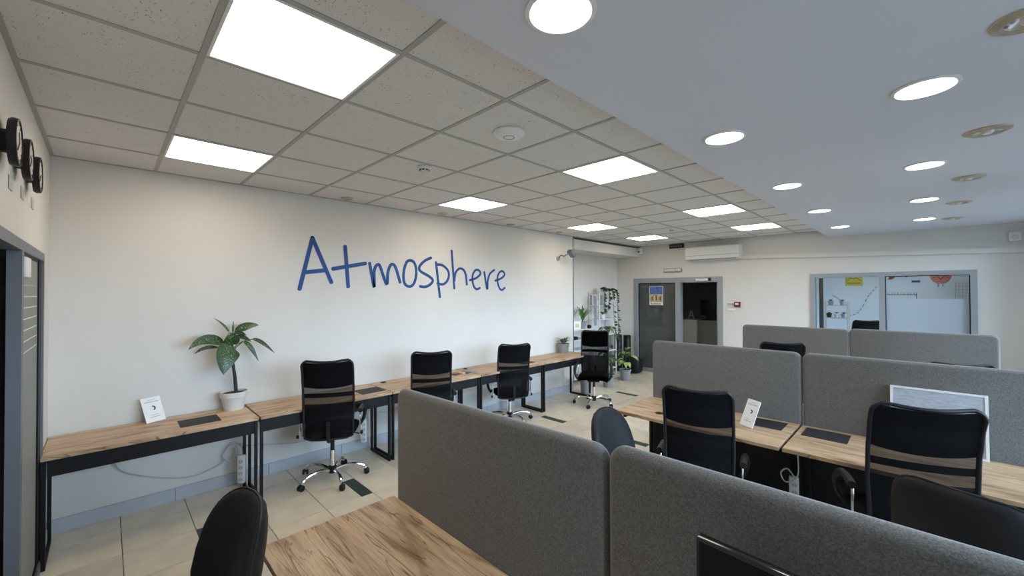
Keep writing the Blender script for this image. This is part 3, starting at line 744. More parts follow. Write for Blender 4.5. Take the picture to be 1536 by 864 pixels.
def make_leather_chair(label, ex=2.7):
    t = thing('leather_chair', label, 'chair')
    star_base(t, False)
    obj('seat_mechanism', MB().box(-.08, .08, -.1, .1, .39, .42, .01), M_blackp, t)
    def pillow(c, sx, sy, sz, n=24, m=16, ex=2.6, bend=0.0, lean=0.0, taper=0.0):
        b = MB(); rings = []
        # lens shaped: x,z superellipse outline, y thickness
        for j in range(m+1):
            a = -PI/2+PI*j/m; rr = math.cos(a)**.55 if 0 < j < m else 0; yy = math.sin(a)
            ring = []
            for k in range(n):
                th = 2*PI*k/n; ct, st = math.cos(th), math.sin(th)
                x = abs(ct)**(2/ex)*(1 if ct > 0 else -1)*sx*rr; z = abs(st)**(2/ex)*(1 if st > 0 else -1)*sz*rr
                x *= 1-taper*z/sz
                ring.append(b.bm.verts.new(Vector(c)+Vector((x, yy*sy+bend*(x/sx)**2-lean*z, z))) if rr > 0 else None)
            rings.append(ring)
        p0 = b.bm.verts.new(Vector(c)+Vector((0, -sy, 0))); p1 = b.bm.verts.new(Vector(c)+Vector((0, sy, 0)))
        for A, B in zip(rings[1:-1], rings[2:-1]):
            for k in range(n): b.bm.faces.new((A[k], A[(k+1) % n], B[(k+1) % n], B[k]))
        for k in range(n):
            b.bm.faces.new((p0, rings[1][(k+1) % n], rings[1][k])); b.bm.faces.new((p1, rings[-2][k], rings[-2][(k+1) % n]))
        return b
    obj('backrest', pillow((0, -.24, .72), .25, .045, .25, ex=ex, bend=.075, lean=.18, taper=.10), M_leather, t)
    pp = []
    for k in range(40):
        th = 2*PI*k/40; ct, st = math.cos(th), math.sin(th)
        x = abs(ct)**(2/ex)*(1 if ct > 0 else -1)*.25; z = abs(st)**(2/ex)*(1 if st > 0 else -1)*.25; x *= 1-.10*z/.25
        pp.append(Vector((x*1.0, -.24+.075*(x/.25)**2-.18*z, .72+z*1.0)))
    obj('piping', MB().tube(pp, .005, 6, closed=True), M_blackp, t)
    sb = pillow((0, 0, 0), .25, .045, .24, ex=3.2)
    for v in sb.bm.verts: v.co = Vector((v.co.x, v.co.z+.02, v.co.y+.47))
    obj('seat', sb, M_leather, t)
    obj('back_bracket', MB().tube(spline([(0, -.05, .41), (0, -.20, .40), (0, -.27, .48), (0, -.27, .62)]), .02, 8, flat=.6), M_blackp, t)
    return t
l0 = make_leather_chair('black leather chair in the left foreground corner beside the big desk')
LCH = (2.605, .434, .124, -.992)
placed(l0, *LCH, -.01)
o = dup(l0, 'black leather chair behind the joint of the two foreground screens'); placed(o, 3.225, 2.64, .993, .11, .02)
o = make_leather_chair('black leather chair at the right edge, behind the right foreground screen', 4.2); placed(o, 4.64, 2.78, .37, .93, .045)

# ================================================================ MONITOR and BOARD
t = thing('monitor', 'black computer monitor in front of the right foreground screen', 'monitor', (4.40, 1.18, .718), -.07)
obj('screen_housing', MB().box(-.295, .295, -.012, .012, .14, .508, .003, 2), M_gloss, t)
obj('display', MB().box(-.288, .288, -.0145, -.0115, .155, .500), M_screen, t, sm=False)
obj('stand_neck', MB().box(-.03, .03, .012, .035, .01, .30, .005), M_blackp, t)
obj('stand_foot', MB().box(-.12, .12, -.09, .08, 0, .012, .005), M_blackp, t)

t = thing('marbled_board', 'framed grey marbled board leaning against the middle screen', 'board', (4.503, 4.065, .719))
t.rotation_euler = (-.10, 0, 0)
obj('panel', MB().box(-.205, .205, -.008, .008, .012, .378), M_board, t, sm=False)
f = MB(); f.box(-.219, -.205, -.012, .012, 0, .39); f.box(.205, .219, -.012, .012, 0, .39); f.box(-.205, .205, -.012, .012, 0, .012); f.box(-.205, .205, -.012, .012, .378, .39)
obj('frame', f, M_white, t, sm=False)

# ================================================================ PLANTS
def leaf(base, mid, tip, width, m, normal=(1, 0, 0), fold=.15, name='leaf', parent=None, nv=9, wmax=.45):
    B, Mi, T = Vector(base), Vector(mid), Vector(tip); nrm = Vector(normal).normalized()
    bm = bmesh.new(); lay = bm.verts.layers.float.new('edge'); rows = []
    for j in range(nv+1):
        s = j/nv; p = B*(1-s)**2+Mi*2*s*(1-s)+T*s*s; tg = ((Mi-B)*(1-s)+(T-Mi)*s).normalized()
        sd = tg.cross(nrm); sd = sd.normalized() if sd.length > 1e-4 else Vector((0, 1, 0)); up = sd.cross(tg)
        w = width/2*(math.sin(PI*min(1, s**(.75 if wmax < .5 else 1.0))))**.8 if 0 < s < 1 else .001
        row = []
        for k in range(5):
            u = (k-2)/2; v = bm.verts.new(p+sd*u*w+up*fold*abs(u)*w); v[lay] = abs(u)**2; row.append(v)
        rows.append(row)
    fs = []
    for A, Bq in zip(rows, rows[1:]):
        for k in range(4): fs.append(bm.faces.new((A[k], A[k+1], Bq[k+1], Bq[k])))
    me = bpy.data.meshes.new(name); bm.to_mesh(me); bm.free(); me.materials.append(m); smooth(me, 80)
    return link(name, me, parent)
def pot(t, r, h, m, rim=None, soil=True):
    rim = rim or .035
    obj('pot', MB().lathe([(r*.74, 0), (r*.90, h-rim-.004), (r*1.0, h-rim), (r*1.02, h-.002), (r*.96, h), (r*.93, h-.02), (r*.88, h-.03)], n=32, cap1=False), m, t)
    if soil: obj('soil', MB().lathe([(r*.9, h-.035), (r*.9, h-.018), (r*.3, h-.012), (.001, h-.012)], n=24, cap1=False), M_soil, t)
PX, PY, PZ = .092, 1.11, .718
t = thing('potted_dumb_cane', 'tall leafy plant with speckled leaves in a white pot on the corner desk', 'plant', (PX, PY, PZ))
pot(t, .104, .155, M_pot, .045)
def W2(y, z, x=.0): return (x, y-PY, z-PZ)
obj('stem', MB().tube([W2(1.128, .86), W2(1.118, 1.0), W2(1.10, 1.14), W2(1.098, 1.24), W2(1.095, 1.32)], [.015, .014, .012, .011, .008], 10), M_stem, t)
LV = [ # base, mid, tip, width, normal, x offsets
 ((1.04, 1.295, .0), (.90, 1.42, .07), (.775, 1.285, .10), .088, (1, 0, .35)),
 ((1.00, 1.27, -.0), (.90, 1.30, .0), (.83, 1.235, .0), .05, (.6, 0, 1)),
 ((1.085, 1.285, .04), (1.03, 1.25, .12), (1.01, 1.05, .13), .185, (1, .15, .1)),
 ((1.075, 1.29, .03), (1.085, 1.35, .10), (1.055, 1.405, .09), .125, (1, 0, -.1)),
 ((1.11, 1.40, .01), (1.20, 1.47, .04), (1.29, 1.455, .06), .075, (1, 0, .5)),
 ((1.075, 1.40, .0), (1.04, 1.47, .0), (.957, 1.535, .02), .032, (.6, 0, 1)),
 ((1.10, 1.39, .0), (1.102, 1.44, .0), (1.105, 1.50, .0), .018, (1, 0, 0)),
 ((1.11, 1.39, .0), (1.16, 1.40, .02), (1.20, 1.365, .03), .04, (.8, 0, .8)),
 ((1.12, 1.365, .0), (1.18, 1.36, .02), (1.235, 1.305, .04), .05, (.8, 0, .8)),
 ((1.175, 1.315, .03), (1.225, 1.29, .05), (1.288, 1.125, .06), .045, (.7, 0, .5)),
 ((1.245, 1.33, .02), (1.31, 1.32, .05), (1.418, 1.185, .07), .045, (.7, .2, .5)),
]
for b, m_, tp, w, n in LV:
    leaf(W2(*b), W2(*m_), W2(*tp), w, M_varie, n, .18, parent=t)
pe = [[(1.097, 1.24), (1.13, 1.29), (1.19, 1.32), (1.25, 1.33)], [(1.097, 1.20), (1.12, 1.26), (1.175, 1.315)], [(1.095, 1.28), (1.05, 1.29), (1.035, 1.296)], [(1.095, 1.30), (1.10, 1.36), (1.11, 1.40)], [(1.095, 1.30), (1.09, 1.36), (1.075, 1.40)]]
for p in pe: obj('petiole', MB().tube([W2(a, b, .012*i) for i, (a, b) in enumerate(p)], .0042, 6), M_leafd, t)

# grey planter on the last desk
t = thing('potted_succulent', 'dark spiky succulent in a grey pot on the end wall desk', 'plant', (.11, 5.84, .718))
pot(t, .10, .155, M_gpot)
for k in range(34):
    a = 2*PI*k/26*2.6; l = .06+.06*random.random(); e = .05+.07*random.random()
    leaf((.02*math.cos(a), .02*math.sin(a), .14), (.05*math.cos(a), .05*math.sin(a), .14+e*1.3), ((.03+l)*math.cos(a), (.03+l)*math.sin(a), .14+e), .03, M_succ, (0, 0, 1), .3, parent=t, nv=4)

# alcove: low shelf, tall shelf and plants
def shelf_unit(name, label, x0, x1, y0, y1, levels, top, mids=()):
    t = thing(name, label, 'shelf', (0, 0, 0))
    for x in (x0, x1-.02):
        for y in (y0, y1-.02)+tuple(mids): obj('upright', MB().box(x, x+.02, y, y+.02, 0, top), M_white, t, sm=False)
    for z in levels: obj('shelf_board', MB().box(x0+.001, x1-.001, y0+.001, y1-.001, z-.018, z), M_white, t, sm=False)
    return t
shelf_unit('low_shelf', 'low white shelf unit in the alcove carrying the spider plant', -.56, -.26, 6.45, 7.33, (.08, .38, .62, .82, 1.02), 1.0, (6.93,))
shelf_unit('tall_shelf', 'tall white shelf unit in the alcove with trailing plant', -.56, -.29, 7.56, 8.22, (.12, .5, .85, 1.18, 1.47, 1.70), 1.74)
t = thing('wire_rack', 'narrow white wire rack between the two alcove shelves', 'rack', (0, 0, 0))
f = MB()
for y in (7.37, 7.53): f.tube([(-.33, y, 0), (-.33, y, 1.68)], .007, 6)
for z in (.3, .6, .9, 1.1, 1.3, 1.5, 1.68): f.tube([(-.33, 7.37, z), (-.33, 7.53, z)], .005, 6)
obj('rack_frame', f, M_white, t)
for z in (1.13, 1.36, 1.56):
    obj('grey_picture', MB().box(-.322, -.318, 7.40, 7.50, z-.07, z+.08), M_gpot, t, sm=False)

t = thing('spider_plant', 'arching green spider plant in a grey pot on the low alcove shelf', 'plant', (-.36, 7.05, 1.021))
pot(t, .085, .14, M_gpot)
for k in range(26):
    a = k*2.399; l = .16+.18*random.random(); e = .22+.18*random.random()
    if math.cos(a) < -.3: l = min(l, .17)
    leaf((0, 0, .12), (l*.5*math.cos(a), l*.5*math.sin(a), .14+e*1.3), (l*math.cos(a), l*math.sin(a), .13+e*.55), .022, M_leafg, (0, 0, 1), .2, parent=t, nv=6)
tag(obj('yellow_card', MB().box(-.003, .003, -.08, .08, 0, .16), M_paper, None, (-.30, 6.80, 1.021), -.4), 'cream card with yellow print on the low alcove shelf', 'card')
kids = obj('yellow_print', MB().box(.0032, .0042, -.05, .04, .04, .11), M_paleyellow, bpy.data.objects['yellow_card'], sm=False)
tag(obj('black_cube', MB().box(-.03, .03, -.03, .03, 0, .065, .006), M_blackp, None, (-.30, 7.2, 1.021)), 'small black cube beside the spider plant pot', 'box')
tag(obj('black_box', MB().box(-.09, .09, -.12, .12, 0, .06, .01), M_blackp, None, (-.40, 6.72, .821)), 'flat black box on the second shelf of the low unit', 'box')

t = thing('trailing_plant', 'pothos with dark heart leaves trailing down the tall alcove shelf', 'plant', (-.40, 7.75, 1.741-.04))
pot(t, .07, .11, M_white)
vines = [[(0, 0, .10), (.12, -.03, .14), (.14, -.05, -.05), (.135, -.06, -.35)], [(0, .02, .10), (.05, .3, .12), (.10, .47, .05), (.12, .50, -.3), (.12, .53, -.75), (.13, .5, -1.0)], [(0, 0, .1), (.12, .1, .12), (.15, .12, -.1), (.14, .08, -.3)], [(0, 0, .1), (0.1, .26, .1), (.13, .3, -.1), (.13, .35, -.6), (.13, .42, -.95)]]
st = MB(); lf = MB()
for v in vines:
    sp = spline(v, 7); st.tube(sp, .003, 5)
    for i, p in enumerate(sp):
        for q in range(2):
            a = random.uniform(0, 2*PI); s = random.uniform(.055, .09); P = Vector(p)
            dx = Vector((.6+.4*random.random(), math.cos(a), math.sin(a)*.6-.5)).normalized()
            sd = dx.cross(Vector((.8, .2, .5))).normalized()
            vs = [lf.bm.verts.new(P+x) for x in (Vector((0, 0, 0)), dx*s*.35+sd*s*.5, dx*s, dx*s*.35-sd*s*.5)]
            lf.bm.faces.new(vs)
obj('vine', st, M_stem, t); fo = obj('foliage', lf, M_leafd, t, sm=False); fo['kind'] = 'stuff'
t = thing('potted_fern', 'bushy light green plant on the middle board of the tall shelf', 'plant', (-.40, 7.85, 1.181))
pot(t, .06, .09, M_white)
for k in range(18):
    a = k*2.4; l = .08+.08*random.random()
    leaf((0, 0, .08), (l*.5*math.cos(a), l*.5*math.sin(a), .18), (l*math.cos(a), l*math.sin(a), .10), .04, M_leafg, (0, 0, 1), .2, parent=t, nv=4)
for (x, y, z, r, h, lab) in ((-.42, 8.02, 1.471, .045, .12, 'white vase on the second highest board of the tall shelf'), (-.42, 7.66, 1.471, .04, .10, 'small white jar beside the vase on the tall shelf')):
    tag(obj('vase', MB().lathe([(r*.8, 0), (r, h*.5), (r*.7, h*.9), (r*.75, h)], n=20), M_white, None, (x, y, z)), lab, 'vase')
for k, (x, y) in enumerate(((-.42, 7.75), (-.42, 7.95))):
    pass
def floor_plant(label, x, y, r, h, leaves, m, lw, hgt, seed):
    random.seed(seed)
    t = thing('floor_plant', label, 'plant', (x, y, 0)); pot(t, r, h, M_gpot)
    for k in range(leaves):
        a = k*2.399+.5; l = .10+.13*random.random(); z0 = h+hgt*(.2+.8*random.random())
        b = (.02*math.cos(a), .02*math.sin(a), z0); 
        leaf(b, (l*.6*math.cos(a), l*.6*math.sin(a), z0+.10), (l*1.3*math.cos(a), l*1.3*math.sin(a), z0-.05), lw, m if k % 3 else M_leafg, (0, 0, 1), .15, parent=t, nv=6)
    obj('stem', MB().tube([(0, 0, h-.02), (.01, 0, h+hgt*.5), (0, .01, h+hgt*.95)], .012, 8), M_stem, t)
floor_plant('leafy yellow green plant in a grey floor pot beside the black bag', .26, 7.62, .115, .22, 14, M_leafy, .11, .42, 3)
floor_plant('dark leafed plant in a grey floor pot behind the turned chair', .33, 6.88, .12, .24, 22, M_leafd, .10, .85, 5)
t = thing('waste_bin', 'grey bin on the floor behind the turned chair base', 'bin', (.30, 6.22, 0))
obj('bin_body', MB().lathe([(.085, .002), (.11, .26), (.114, .262), (.105, .255), (.082, .01)], n=28, cap1=True), M_gpot, t)
obj('rim', MB().tube([(.112*math.cos(2*PI*k/24), .112*math.sin(2*PI*k/24), .262) for k in range(24)], .005, 6, closed=True), M_gpot, t)

t = thing('backpack', 'black bag slumped on the floor beside the glass doors', 'bag', (-.02, 8.42, 0))
obj('bag_body', MB().box(-.20, .20, -.14, .14, .0, .34, .09, 4), M_leather, t)
obj('front_pocket', MB().box(-.14, .14, -.20, -.12, .02, .20, .04, 3), M_seat, t)
obj('handle', MB().tube(spline([(-.05, 0, .335), (-.03, 0, .37), (.03, 0, .37), (.05, 0, .335)]), .009, 6), M_blackp, t)
for (x, y, z1, lab) in ((-.36, 8.40, .80, 'tall black cylinder bin left of the two in the alcove corner'), (-.25, 8.60, .78, 'tall black cylinder bin right of the two, near the door frame')):
    t = thing('black_cylinder', lab, 'container', (x, y, 0), 0, 'black cylinders in the alcove corner')
    obj('body', MB().lathe([(.075, 0), (.08, .02), (.08, z1-.06), (.075, z1-.05)], n=24), M_blackp, t)
    obj('lid', MB().lathe([(.083, z1-.05), (.083, z1-.01), (.07, z1), (.001, z1)], n=24, cap1=False), M_black, t)

# ================================================================ BACK WALL: glass doors
d = sthing('door_2', (0, BY, 0))
f = MB(); f.box(-.155, -.06, -.015, .10, 0, 2.045); f.box(1.625, 1.715, -.015, .10, 0, 2.045); f.box(-.06, 1.625, -.015, .10, 1.94, 2.045); f.box(.79, .90, -.015, .10, 0, 1.94)
f.box(-.06, .79, -.01, .09, 0, .08)
obj('door_frame', f, M_alu, d, sm=False)
gp = MB(); gp.box(-.055, .785, .035, .043, .085, 1.935)
obj('glass_pane', gp, M_reflect, d, sm=False)
g = MB(); g.box(-.059, -.045, .025, .05, .08, 1.94); g.box(.775, .789, .025, .05, .08, 1.94); g.box(-.045, .775, .025, .05, 1.925, 1.94)
obj('gasket', g, M_black, d, sm=False)
lf_ = MB(); lf_.box(1.57, 1.61, .10, .18, 0, 1.93); lf_.box(1.57, 1.61, .84, .92, 0, 1.93); lf_.box(1.57, 1.61, .18, .84, 1.84, 1.93); lf_.box(1.57, 1.61, .18, .84, 0, .12)
dl = obj('door_leaf', lf_, M_alu, d, sm=False)
obj('leaf_glass', MB().box(1.586, 1.594, .18, .84, .12, 1.84), M_glass, dl, sm=False)
obj('door_closer', MB().box(1.22, 1.46, -.055, -.016, 1.965, 2.01, .006), M_white, d)
obj('closer_arm', MB().box(1.46, 1.50, -.05, -.016, 1.965, 2.02), M_blackp, d, sm=False)
t = thing('poster', 'small poster with blue sky over sand on the dark glass door', 'poster', (.352, BY+.030, 1.666))
obj('sky_print', MB().box(-.145, .145, -.002, .0015, .03, .195), M_sky, t, sm=False)
obj('sand_print', MB().box(-.145, .145, -.002, .0015, -.14, .03), M_sand, t, sm=False)
obj('border', MB().box(-.155, .155, -.0005, .003, -.205, .203), M_paper, t, sm=False)
fg = MB()
for k, x in enumerate((-.09, .0, .09)): fg.box(x-.012, x+.012, -.003, -.002, -.10, -.02+.03*(k == 1))
obj('printed_figures', fg, M_brown, t, sm=False)
tx = MB()
for k in range(7): tx.box(-.12+.035*k, -.10+.035*k, -.003, -.0005, -.19, -.165)
obj('printed_caption', tx, M_brown, t, sm=False)

# dark room behind the doors
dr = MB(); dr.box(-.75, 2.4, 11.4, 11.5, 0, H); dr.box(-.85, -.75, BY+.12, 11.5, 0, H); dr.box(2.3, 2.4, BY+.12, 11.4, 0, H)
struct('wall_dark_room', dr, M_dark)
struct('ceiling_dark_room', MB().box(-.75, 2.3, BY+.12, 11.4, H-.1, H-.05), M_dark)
t = thing('reception_counter', 'white ended counter standing in the dark room', 'counter', (.42, 9.9, 0))
obj('end_panel', MB().box(0, .36, 0, .45, 0, 1.10, .004, 1), M_white, t, sm=False)
obj('counter_body', MB().box(.361, 1.5, .05, .45, 0, 1.06), M_gpot, t, sm=False)
obj('counter_top', MB().box(.361, 1.55, .02, .48, 1.061, 1.10, .004, 1), M_gpot, t, sm=False)
t = thing('desk_monitor', 'black monitor on the counter in the dark room', 'monitor', (.93, 10.12, 1.101))
obj('screen_housing', MB().box(-.14, .14, -.02, .02, .10, .46, .01), M_blackp, t)
obj('stand', MB().box(-.03, .03, .0, .03, .005, .2), M_blackp, t, sm=False)
obj('stand_foot', MB().box(-.1, .1, -.07, .07, 0, .01), M_blackp, t, sm=False)
t = thing('brochure_stand', 'small pale tent shaped stand on the dark room counter', 'stand', (.60, 10.05, 1.101))
a = MB(); a.tube([(-.07, 0, .006), (-.01, 0, .2)], .008, 6); a.tube([(.07, 0, .006), (.0, 0, .2)], .008, 6); a.tube([(-.035, 0, .09), (.035, 0, .09)], .006, 6)
obj('stand_frame', a, M_white, t)
t = tag(obj('hanging_cables', MB().tube(spline([(1.15, 9.88, 1.05), (1.1, 9.86, .85), (1.25, 9.85, .62), (1.42, 9.86, .8), (1.38, 9.88, 1.04)]), .008, 6), M_gpot), 'loop of cable hanging from the dark room counter', 'cable')

# interior window
w = sthing('window_5', (0, BY, 0))
f = MB(); f.box(3.10, 3.165, -.015, .11, .80, 2.04); f.box(4.905, 4.97, -.015, .11, .80, 2.04); f.box(3.165, 4.905, -.015, .11, 1.975, 2.04); f.box(3.165, 4.905, -.015, .11, .80, .86); f.box(3.965, 4.035, -.014, .11, .86, 1.975)
obj('window_frame', f, M_alu, w, sm=False)
obj('glass_pane', MB().box(3.166, 3.964, .04, .047, .861, 1.974), M_glass, w, sm=False)
gp = obj('glass_pane', MB().box(4.036, 4.904, .04, .047, .861, 1.974), M_glass, w, sm=False)
obj('frosted_film', MB().box(4.045, 4.895, .036, .0395, .87, 1.635), M_frost, gp, sm=False)
g = MB(); g.box(4.035, 4.045, .02, .035, .86, 1.975); g.box(4.895, 4.905, .02, .035, .86, 1.975); g.box(4.045, 4.895, .02, .035, 1.965, 1.975)
obj('gasket', g, M_black, w, sm=False)
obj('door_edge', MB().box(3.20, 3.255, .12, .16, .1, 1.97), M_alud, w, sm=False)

# bright room
br = MB(); br.box(2.4, RX, 12.5, 12.6, 0, H); br.box(2.405, 2.50, BY+.12, 12.5, 0, H)
struct('wall_bright_room', br, M_room)
struct('ceiling_bright_room', MB().box(2.5, RX, BY+.12, 12.5, H-.1, H-.05), M_room)
t = thing('ceiling_light', 'ceiling light of the bright room behind the interior window', 'ceiling light', (4.1, 10.6, H-.101))
obj('diffuser', MB().box(-.3, .3, -.3, .3, -.012, 0), M_lampw, t, sm=False)
def flat(name, poly, m, label, cat='wall print', y=12.499):
    b = MB(); fr_ = [b.bm.verts.new((x, y-.003, z)) for x, z in poly]; bk = [b.bm.verts.new((x, y, z)) for x, z in poly]
    b.bm.faces.new(fr_); b.bm.faces.new(bk[::-1])
    for k in range(len(poly)): b.bm.faces.new((fr_[k], bk[k], bk[(k+1) % len(poly)], fr_[(k+1) % len(poly)]))
    o = obj(name, b, m, sm=False)
    return tag(o, label, cat) if label else o
yo = flat('yellow_poster', [(3.165, 1.87), (3.475, 1.87), (3.475, 2.095), (3.165, 2.095)], M_yellow, 'yellow poster with dark drawing on the far room wall', 'poster')
dd = MB(); 
dd.tube([(3.20, 12.494, 1.99), (3.27, 12.494, 2.055), (3.32, 12.494, 2.03)], .006, 6); dd.tube([(3.32, 12.494, 2.03), (3.37, 12.494, 2.055), (3.44, 12.494, 1.99)], .006, 6)
for k in range(8): dd.box(3.205+.03*k, 3.225+.03*k, 12.493, 12.496, 1.92, 1.945)
obj('poster_drawing', dd, M_inkd, yo)
t = thing('dashed_line_print', 'curved dashed line drawn on the far room wall', 'wall print', (0, 12.49, 0))
P = spline([(3.245, 1.19), (3.37, 1.24), (3.47, 1.40), (3.56, 1.62), (3.64, 1.75), (3.72, 1.86)], 4)
for k in range(0, len(P)-1, 2):
    (x0, z0), (x1, z1) = P[k], P[k+1]
    obj('dash', MB().tube([(x0, 0, z0), (x1, 0, z1)], .009, 6), M_ink, t)
flat('red_leaf_print', [(3.895, 2.0), (3.95, 2.0), (4.0, 2.03), (4.03, 2.10), (3.99, 2.13), (3.93, 2.10)], M_red, 'red leaf shape on the far room wall beside the window mullion')
flat('red_tail_print', [(4.17, 2.035), (4.22, 2.06), (4.27, 2.12), (4.24, 2.14), (4.2, 2.12)], M_red, 'small red curved shape right of the red leaf')
flat('blue_caption_print', [(4.27, 1.93), (4.40, 1.93), (4.40, 1.975), (4.27, 1.975)], M_bprint, 'short blue caption on the far room wall')
t = thing('ruler_print', 'drawn scale line with ticks on the far room wall', 'wall print', (0, 12.49, 0))
obj('scale_line', MB().box(3.88, 4.345, 0, .003, 1.665, 1.677), M_inkd, t, sm=False)
obj('end_line', MB().box(4.338, 4.347, -.001, .002, 1.55, 1.72), M_inkd, t, sm=False)
for k in range(9): obj('tick', MB().box(3.90+.05*k, 3.91+.05*k, -.001, .002, 1.677, 1.72), M_ink, t, sm=False)
circ = [(4.70+.155*math.cos(2*PI*k/24), 2.06+.165*math.sin(2*PI*k/24)) for k in range(24)]
oo = flat('coral_disc_print', circ, M_orange, 'coral round shape on thin legs on the far room wall')
lg = MB()
for x in (4.66, 4.73): lg.tube([(x, 12.494, 1.90), (x, 12.494, 1.83)], .005, 6)
for s in (-1, 1): lg.tube([(4.70, 12.494, 1.99), (4.70+s*.05, 12.494, 2.05), (4.70+s*.11, 12.494, 2.02)], .006, 6)
obj('print_lines', lg, M_inkd, oo)
t = thing('grid_print', 'pale drawn grid at the right end of the far room wall', 'wall print', (0, 12.49, 0))
g = MB()
for k in range(5): g.box(4.90+.05*k, 4.905+.05*k, 0, .003, 1.58, 1.92)
for k in range(6): g.box(4.90, 5.12, .0005, .0035, 1.58+.065*k, 1.585+.065*k)
obj('grid_lines', g, M_ink, t, sm=False)
t = thing('plant_rack', 'beige metal rack with small pots in the far room', 'shelf', (2.90, 11.4, 0))
for x in (0, .40):
    for y in (0, .25): obj('upright', MB().box(x, x+.02, y, y+.02, 0, 1.53), M_rack, t, sm=False)
for z in (.4, .9, 1.18, 1.45): obj('shelf_board', MB().box(.021, .40, .005, .265, z-.02, z), M_rack, t, sm=False)
for (x, z, m, pm, lab) in ((3.02, 1.451, M_leafd, M_gpot, 'small dark pot plant on the top of the far rack, left one'), (3.22, 1.451, M_leafd, M_gpot, 'small dark pot plant on the top of the far rack, right one'),
                      (2.99, .901, M_leafd, M_blackp, 'black pot plant on the middle of the far rack'), (3.12, .901, M_leafd, M_white, 'white pot plant on the middle of the far rack'), (3.24, .901, M_leafd, M_alu, 'grey pot plant on the middle of the far rack')):
    z = z if z > 1 else 1.181
    t = thing('rack_plant', lab, 'plant', (x, 11.5, z), 0, 'small pots on the far rack'); pot(t, .05, .09, pm)
    for k in range(8):
        a = k*.785; leaf((0, 0, .07), (.03*math.cos(a), .03*math.sin(a), .13), (.055*math.cos(a), .055*math.sin(a), .11), .03, m, (0, 0, 1), .2, parent=t, nv=3)
tag(obj('wall_branch_print', MB().tube([(2.93, 12.49, 1.66), (3.03, 12.49, 1.58), (3.12, 12.49, 1.50), (3.18, 12.49, 1.44)], .007, 6), M_ink), 'thin drawn branch above the rack on the far room wall', 'wall print')

# ================================================================ BACK WALL devices
t = thing('air_conditioner', 'white split air conditioner high on the back wall', 'air conditioner', (1.57, BY, 2.505))
def ac(u, v): return 0
pr = [(-.0, .135), (-.17, .135), (-.20, .11), (-.205, -.05), (-.17, -.115), (-.08, -.135), (0, -.135)]
b = MB(); R = []
for x in (-.49, .49): R.append([b.bm.verts.new((x, y, z)) for y, z in pr])
for k in range(len(pr)): b.bm.faces.new((R[0][k], R[0][(k+1) % len(pr)], R[1][(k+1) % len(pr)], R[1][k]))
b.bm.faces.new(R[0]); b.bm.faces.new(R[1][::-1])
obj('housing', b, M_white, t)
obj('louver', MB().box(-.43, .43, -.165, -.12, -.135, -.122, .003, 1), M_alu, t)
obj('panel_seam', MB().box(-.485, .485, -.207, -.2035, -.052, -.046), M_ink, t, sm=False)
tk = MB()
for (x0, z0, x1, z1) in ((2.06, 2.425, 5.58, 2.30),):
    vs = []
    for y in (-.045, 0):
        for (x, z) in ((x0, z0-.065), (x1, z1-.065), (x1, z1+.015), (x0, z0)): vs.append(tk.bm.verts.new((x, BY+y-.001, z)))
    for ff in ((0, 1, 2, 3), (4, 7, 6, 5), (0, 4, 5, 1), (1, 5, 6, 2), (2, 6, 7, 3), (3, 7, 4, 0)): tk.bm.faces.new([vs[i] for i in ff])
tag(obj('cable_trunking', tk, M_wall, sm=False), 'white sloping trunking running right from the air conditioner', 'trunking')
t = thing('exit_sign', 'small black sign with pale lettering under the ceiling left of the air conditioner', 'sign', (.83, BY-.02, 2.70))
obj('sign_box', MB().box(-.15, .15, -.015, .02, -.042, .042, .004, 1), M_black, t)
s = MB()
for k in range(5):
    x = -.115+.05*k; s.box(x, x+.008, -.017, -.015, -.022, .022); s.box(x+.022, x+.028, -.017, -.015, -.022, .012)
    s.box(x+.008, x+.022, -.017, -.015, .012 if k % 2 else -.004, .019 if k % 2 else .003)
obj('sign_letters', s, M_ink, t, sm=False)
t = thing('emergency_lamp', 'slim grey emergency lamp above the glass doors', 'wall light', (.745, BY, 2.20))
obj('lamp_housing', MB().box(-.19, .19, -.05, 0, -.04, .04, .008), M_gpot, t)
obj('lamp_lens', MB().box(-.175, .06, -.056, -.049, -.024, .028, .003), M_offwhite, t)
obj('lamp_lens', MB().box(.07, .175, -.056, -.049, -.024, .028, .003), M_offwhite, t)
t = thing('fire_alarm', 'dark red fire alarm call point right of the glass doors', 'fire alarm', (1.975, BY, 1.505))
obj('case', MB().box(-.05, .05, -.04, 0, -.05, .05, .006), M_alarm, t)
obj('press_plate', MB().box(-.03, .025, -.044, -.039, -.005, .03), M_paper, t, sm=False)
t = thing('light_switch', 'white switch plate between the door frame and the fire alarm', 'switch', (1.855, BY, 1.505))
obj('plate', MB().box(-.06, .06, -.012, 0, -.045, .045, .004), M_white, t)
for x in (-.03, .005, .035): obj('rocker', MB().box(x-.012, x+.012, -.016, -.011, -.02, .02), M_ink, t, sm=False)
tag(obj('switch_shelf', MB().box(-.06, .06, -.025, 0, -.012, .012, .004), M_white, None, (1.86, BY, 1.40)), 'thin white plate just below the light switch', 'plate')
t = thing('motion_sensor', 'small white motion sensor at the right end of the back wall', 'sensor', (5.30, BY, 2.46))
obj('case', MB().box(-.055, .055, -.05, 0, -.06, .06, .012), M_white, t)
obj('sensor_lens', MB().lathe([(.028, -.062), (.03, -.05)], (0, 0, -.01), 20, axis='y'), M_offwhite, t)
t = thing('security_camera', 'small white corner camera under the ceiling left of the glass doors', 'camera', (.03, BY-.03, 2.66))
obj('mount', MB().box(-.03, .03, 0, .03, .02, .09), M_white, t, sm=False)
obj('camera_body', MB().box(-.05, .05, -.09, 0, -.07, .05, .014), M_white, t)
obj('camera_lens', MB().lathe([(.02, -.095), (.022, -.088)], (0, 0, -.03), 16, axis='y'), M_inkd, t)

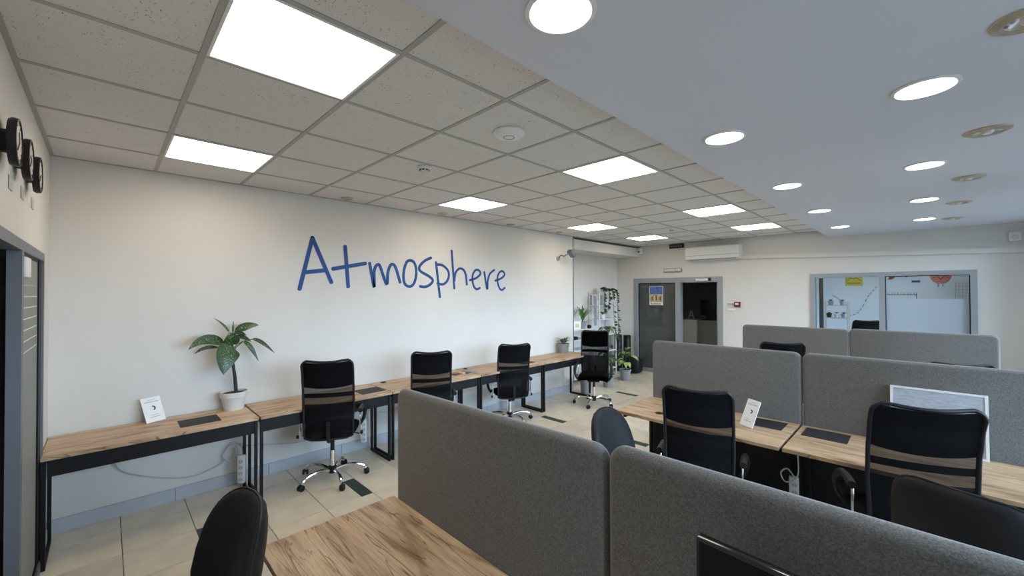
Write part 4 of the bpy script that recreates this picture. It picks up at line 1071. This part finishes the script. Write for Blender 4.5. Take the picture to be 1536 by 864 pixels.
# ================================================================ POWER STRIPS and CABLES
def strip(label, loc, rotz=0, tilt=0.0):
    t = thing('power_strip', label, 'power strip', loc); t.rotation_euler = (tilt, 0, rotz)
    obj('strip_body', MB().box(-.030, .030, -.018, .018, 0, .25, .008), M_white, t)
    for k in range(4):
        obj('socket', MB().lathe([(.020, -.0195), (.020, -.0182)], (0, 0, .035+.053*k), 16, axis='y'), M_cable, t)
    hs = MB()
    for k in range(4):
        for s in (-1, 1): hs.lathe([(.0035, -.0205), (.0035, -.0196)], (s*.009, 0, .035+.053*k), 8, axis='y')
    obj('socket_hole', hs, M_inkd, t, sm=False)
    return t
strip('white power strip hanging at the joint of the first two wall desks', (.125, 1.165, .05), PI*.30)
strip('white power strip hanging behind the nearest mesh chair', (.13, 2.30, .12), PI*.30)
strip('white power strip hanging beside the third mesh chair, low by the desk leg', (.12, 4.52, .02), PI*.30)
strip('white power strip dangling under the middle desk seam', (3.765, 3.90, .13), PI*.1, -.05)
def cable(name, pts, r, label): tag(obj(name, MB().tube(spline(pts), r, 6), M_cable), label, 'cable')
cable('wall_cable', [(.06, .345, .60), (.02, .348, .469), (.012, .378, .378), (.012, .455, .318), (.012, .616, .24), (.012, .811, .18), (.012, .95, .195), (.02, 1.06, .25), (.03, 1.06, .34), (.05, 1.122, .372), (.05, 1.14, .30), (.04, 1.09, .245), (.035, 1.045, .30), (.05, 1.10, .385), (.09, 1.15, .37), (.125, 1.165, .31)], .0055, 'pale cable sagging along the wall under the corner desk')
cable('wall_cable', [(.12, 1.17, .31), (.08, 1.19, .38), (.015, 1.24, .335), (.008, 1.45, .29), (.008, 1.72, .25), (.012, 2.1, .30), (.1, 2.28, .50), (.13, 2.30, .38)], .0045, 'pale cable along the wall between the first two power strips')
cable('wall_cable', [(.13, 2.31, .375), (.1, 2.36, .45), (.012, 2.6, .36), (.012, 3.4, .38), (.012, 4.3, .40), (.1, 4.48, .36), (.12, 4.52, .275)], .0045, 'pale cable along the wall behind the second and third chairs')
cable('wall_cable', [(.012, 4.7, .45), (.012, 5.2, .38), (.012, 5.6, .42), (.012, 6.0, .5)], .0045, 'pale cable on the wall under the end desk')
cable('desk_cable', [(.20, 2.27, .685), (.15, 2.25, .60), (.14, 2.27, .45), (.17, 2.25, .30), (.18, 2.24, .20), (.16, 2.25, .28), (.13, 2.28, .40)], .007, 'white cable bundle hanging behind the nearest mesh chair')
tag(obj('strip_cable', MB().tube(spline([(3.775, 3.90, .37), (3.73, 3.87, .44), (3.69, 3.86, .40), (3.72, 3.87, .34), (3.79, 3.88, .40), (3.79, 3.9, .55), (3.79, 3.9, .69)]), .005, 6), M_cable), 'pale cable looped on the power strip under the middle desk', 'cable')
